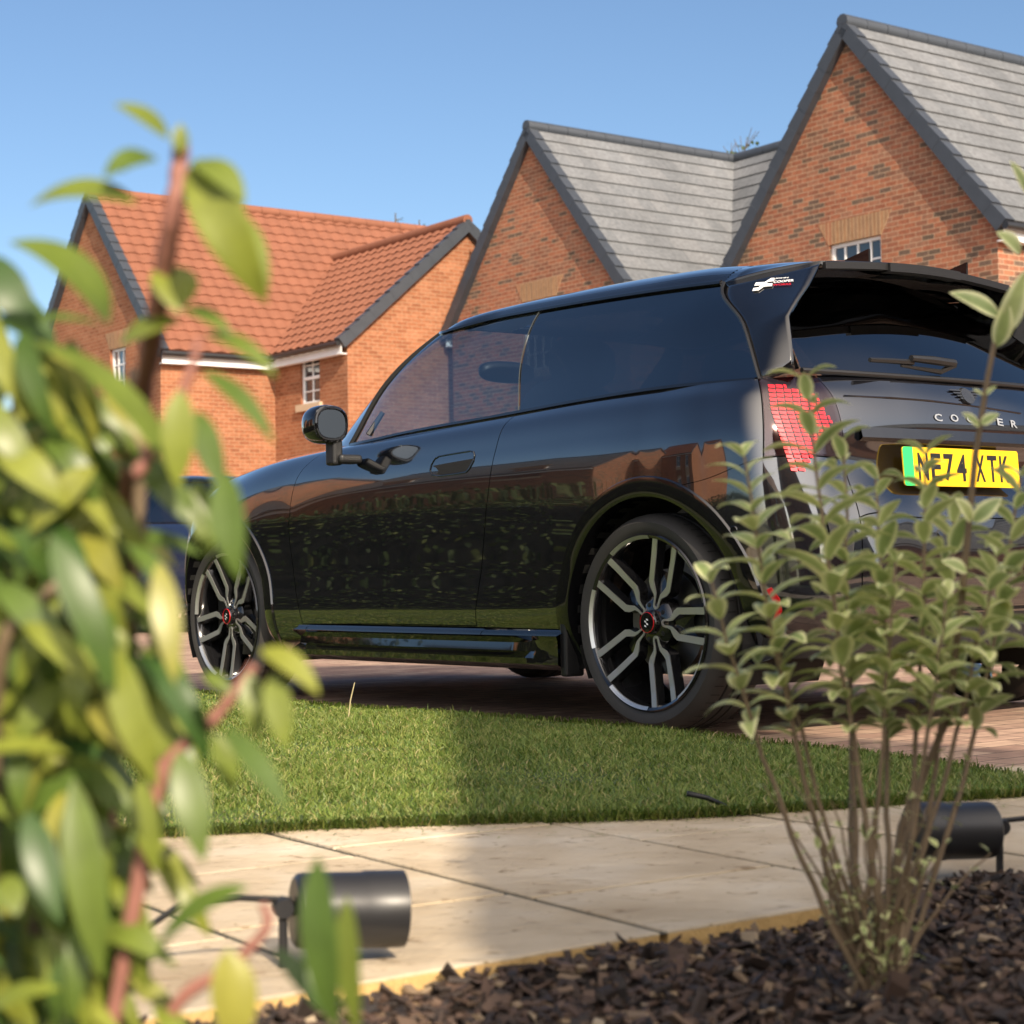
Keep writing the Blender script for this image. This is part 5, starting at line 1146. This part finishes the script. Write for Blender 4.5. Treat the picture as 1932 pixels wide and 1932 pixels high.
# little bud at the very tip
lg_.leaf(A1(341, 290, 1.09), Vector((0, 0, 1)), Vector((0, -1, 0)), .016, .009, rec=.1, fold=.6, n_=5)
lg_.build('foliage', M['leaf_green'], bush)
# hedge left of the lawn (seen as the dark band in the car's side) and a bush by the left house
def foliage_box(name, x0, x1, y0, y1, h, n, ls, label, m='hedge', group=None, rot=0, cen=None):
    e = empty(name, ((x0+x1)/2, (y0+y1)/2, 0), rot, label=label, cat="hedge" if 'hedge' in name else "bush"); L = Leaves(); a, b_ = (x1-x0)/2, (y1-y0)/2
    for k in range(n):
        p = Vector((rnd.uniform(-1, 1), rnd.uniform(-1, 1), rnd.uniform(0, 1))); ax = rnd.choice((0, 1, 2)); 
        if ax == 2: p.z = 1
        else: p[ax] = rnd.choice((-1, 1))
        q = Vector((p.x*a, p.y*b_, p.z*h))*rnd.uniform(.90, 1.0) + Vector((0, 0, .03*math.sin(p.y*9)+.04*math.sin(p.x*7))); o_ = Vector((p.x*(ax == 0), p.y*(ax == 1), (ax == 2)))+rvec(.5)
        L.leaf(q, rvec(), o_, ls*rnd.uniform(.6, 1.2), ls*.5, rec=.4, fold=.2, n_=3)
    L.build('foliage', M[m], e); core = MB(); core.cbox((0, 0, h*.45), 2*a*.84, 2*b_*.95, h*.86); core.build('branches', M['matte'], e); return e
foliage_box('hedge', -4.9, -4.1, 1.0, 10.5, 1.0, 30000, .045, "clipped dark green hedge along the left side of the lawn")
foliage_box('bush', -7.9, -6.6, 19.6, 20.6, 1.5, 2500, .09, "dark green bush beside the left house wall")
# garden spotlights
def spotlight(px, base_y, dep, ax, L, rad, label, knuckle, side):
    B = atY(px, base_y, dep); s = empty('garden_spotlight', B, label=label, cat="garden light", group="garden spotlights in the bark"); top = atY(px, knuckle, dep)-B
    t = MB(); t.tube([(0, 0, -.03), top+Vector((0, 0, .004))], .0055, 8); auto_smooth(t.build('stake', M['spot'], s))
    t = MB(); ax = Vector(ax).normalized(); st_ = top + ax*.012 + Vector((0, -.0, -.004))
    t.lathe([(0, 0), (rad*.86, .0), (rad*.97, .004), (rad, .010), (rad, L*.62), (rad*1.03, L*.64), (rad*1.03, L), (rad*.93, L), (rad*.9, L-.012), (0, L-.014)], c=st_, ax=ax, n=40); auto_smooth(t.build('lamp_head', M['spot'], s), 35)
    t = MB(); t.lathe([(0, -.012), (.011, -.012), (.012, -.010), (.012, .010), (.011, .012), (0, .012)], c=top, ax=(ax.y, -ax.x, 0), n=16); t.tube([top-ax*.0, st_+ax*.006], .008, 8); auto_smooth(t.build('knuckle', M['spot'], s))
    cb = MB(); c0 = st_; cb.tube([c0+Vector((0, 0, .012))-ax*.002, top-ax*.05+Vector((0, 0, .012)), top-ax*.12+Vector((0, 0, .004)), top-ax*.2-Vector((0, 0, .05))], .0042, 6); auto_smooth(cb.build('cable', M['cable'], s)); return s
spotlight(534, 1892, 2.14, (1, .30, -.05), .130, .0435, "black garden spotlight half hidden by leaves in front of the sunlit path", 1712, 1)
spotlight(1886, 1702, 2.68, (-1, -.25, .03), .125, .041, "black garden spotlight behind the variegated shrub at the right", 1560, -1)
# bits on the lawn
t = MB(); q = atZ(1297, 1497, .05); r_ = atZ(1372, 1522, .022); t.tube([q, q.lerp(r_, .5)+Vector((0, 0, .004)), r_], [.006, .005, .004], 6); tag(t.build('cable_end', M['cable'], smooth=True), "short black cable end poking out of the lawn at the path edge", "cable")
M['straw'] = mat("dry_stalk", (.42, .36, .2), .8); t = MB(); q = atZ(657, 1357, .02); t.tube([q, q+Vector((.008, 0, .06)), q+Vector((.022, 0, .115))], [.0022, .002, .0014], 5); tag(t.build('dry_stalk', M['straw']), "pale dry grass stalk standing up in the lawn", "grass stalk")
# trees behind the roofs
M['bark'] = mat("bark", (.09, .075, .06), .9); M['needle'] = leafmat("needles", [(0, (.03, .045, .03)), (1, (.06, .08, .05))], tr=.1); M['ivy'] = leafmat("ivy", [(0, (.04, .07, .02)), (1, (.10, .13, .04))], tr=.2)
def conifer(px, py, Y, label):
    T = atY(px, py, Y); e = empty('pine_tree', (T.x, T.y, 0), label=label, cat="tree", group="conifer tips behind the left roof"); h = T.z
    t = MB(); t.tube([(0, 0, 0), (0, 0, h*.6), (0, 0, h)], [.35, .16, .02], 8); t.build('trunk', M['bark'], e); L = Leaves(); b = MB()
    for k in range(60):
        z = h - .25 - k*.12; r = .12+(h-z)*.30; a = k*2.4; d = Vector((math.cos(a), math.sin(a), .25)).normalized(); tip = Vector((0, 0, z))+d*r; b.tube([(0, 0, z), tip], [.03, .01], 4)
        for q in range(int(14*r)+4): s_ = rnd.random(); L.leaf(Vector((0, 0, z))+d*r*s_, d+rvec(.8), Z, rnd.uniform(.15, .35)*(1.1-s_*.5), .05, rec=.2, fold=.1, n_=2)
    b.build('branches', M['bark'], e); L.build('crown', M['needle'], e)
conifer(746, 402, 62, "thin conifer tip above the left roof, the taller one"); conifer(791, 415, 62, "thin conifer tip above the left roof, the lower one by the gable")
def bare_tree(px, py, Y, label, ivy=0):
    T = atY(px, py, Y); e = empty('bare_tree', (T.x, T.y, 0), label=label, cat="tree"); h = T.z; b = MB(); tips = []
    def br(p, d, L, r, lev):
        q = p+d*L; b.tube([p, p.lerp(q, .5)+rvec(L*.03), q], [r, r*.8, r*.6], 5)
        if lev == 0: tips.append(q); return
        for k in range(4): br(q if k else p.lerp(q, .7), (d+rvec(.42)+Vector((0, 0, .15))).normalized(), L*rnd.uniform(.55, .75), r*.55, lev-1)
    tr = MB(); tr.tube([(0, 0, 0), (0, 0, h*.45)], [.3, .2], 8); tr.build('trunk', M['bark'], e); br(Vector((0, 0, h*.45)), Vector((0, 0, 1)), h*.2, .13, 4)
    b.build('branches', M['bark'], e)
    if ivy:
        L = Leaves()
        for t_ in tips: 
            for k in range(ivy): L.leaf(t_+rvec(.25), rvec(), rvec(), .14, .1, rec=.3, fold=.2, n_=2)
        L.build('crown', M['ivy'], e)
bare_tree(1332, 262, 48, "bare twiggy treetop above the roof valley"); bare_tree(1418, 255, 50, "leafy treetop just left of the tall gable", ivy=6)
# fallen leaves

V, F = sup((1.66, .08, 1.252), .035, .13, .042, 2.8); mobj('rear_view_mirror', (V, F), M['plastic'], car, smooth=True)
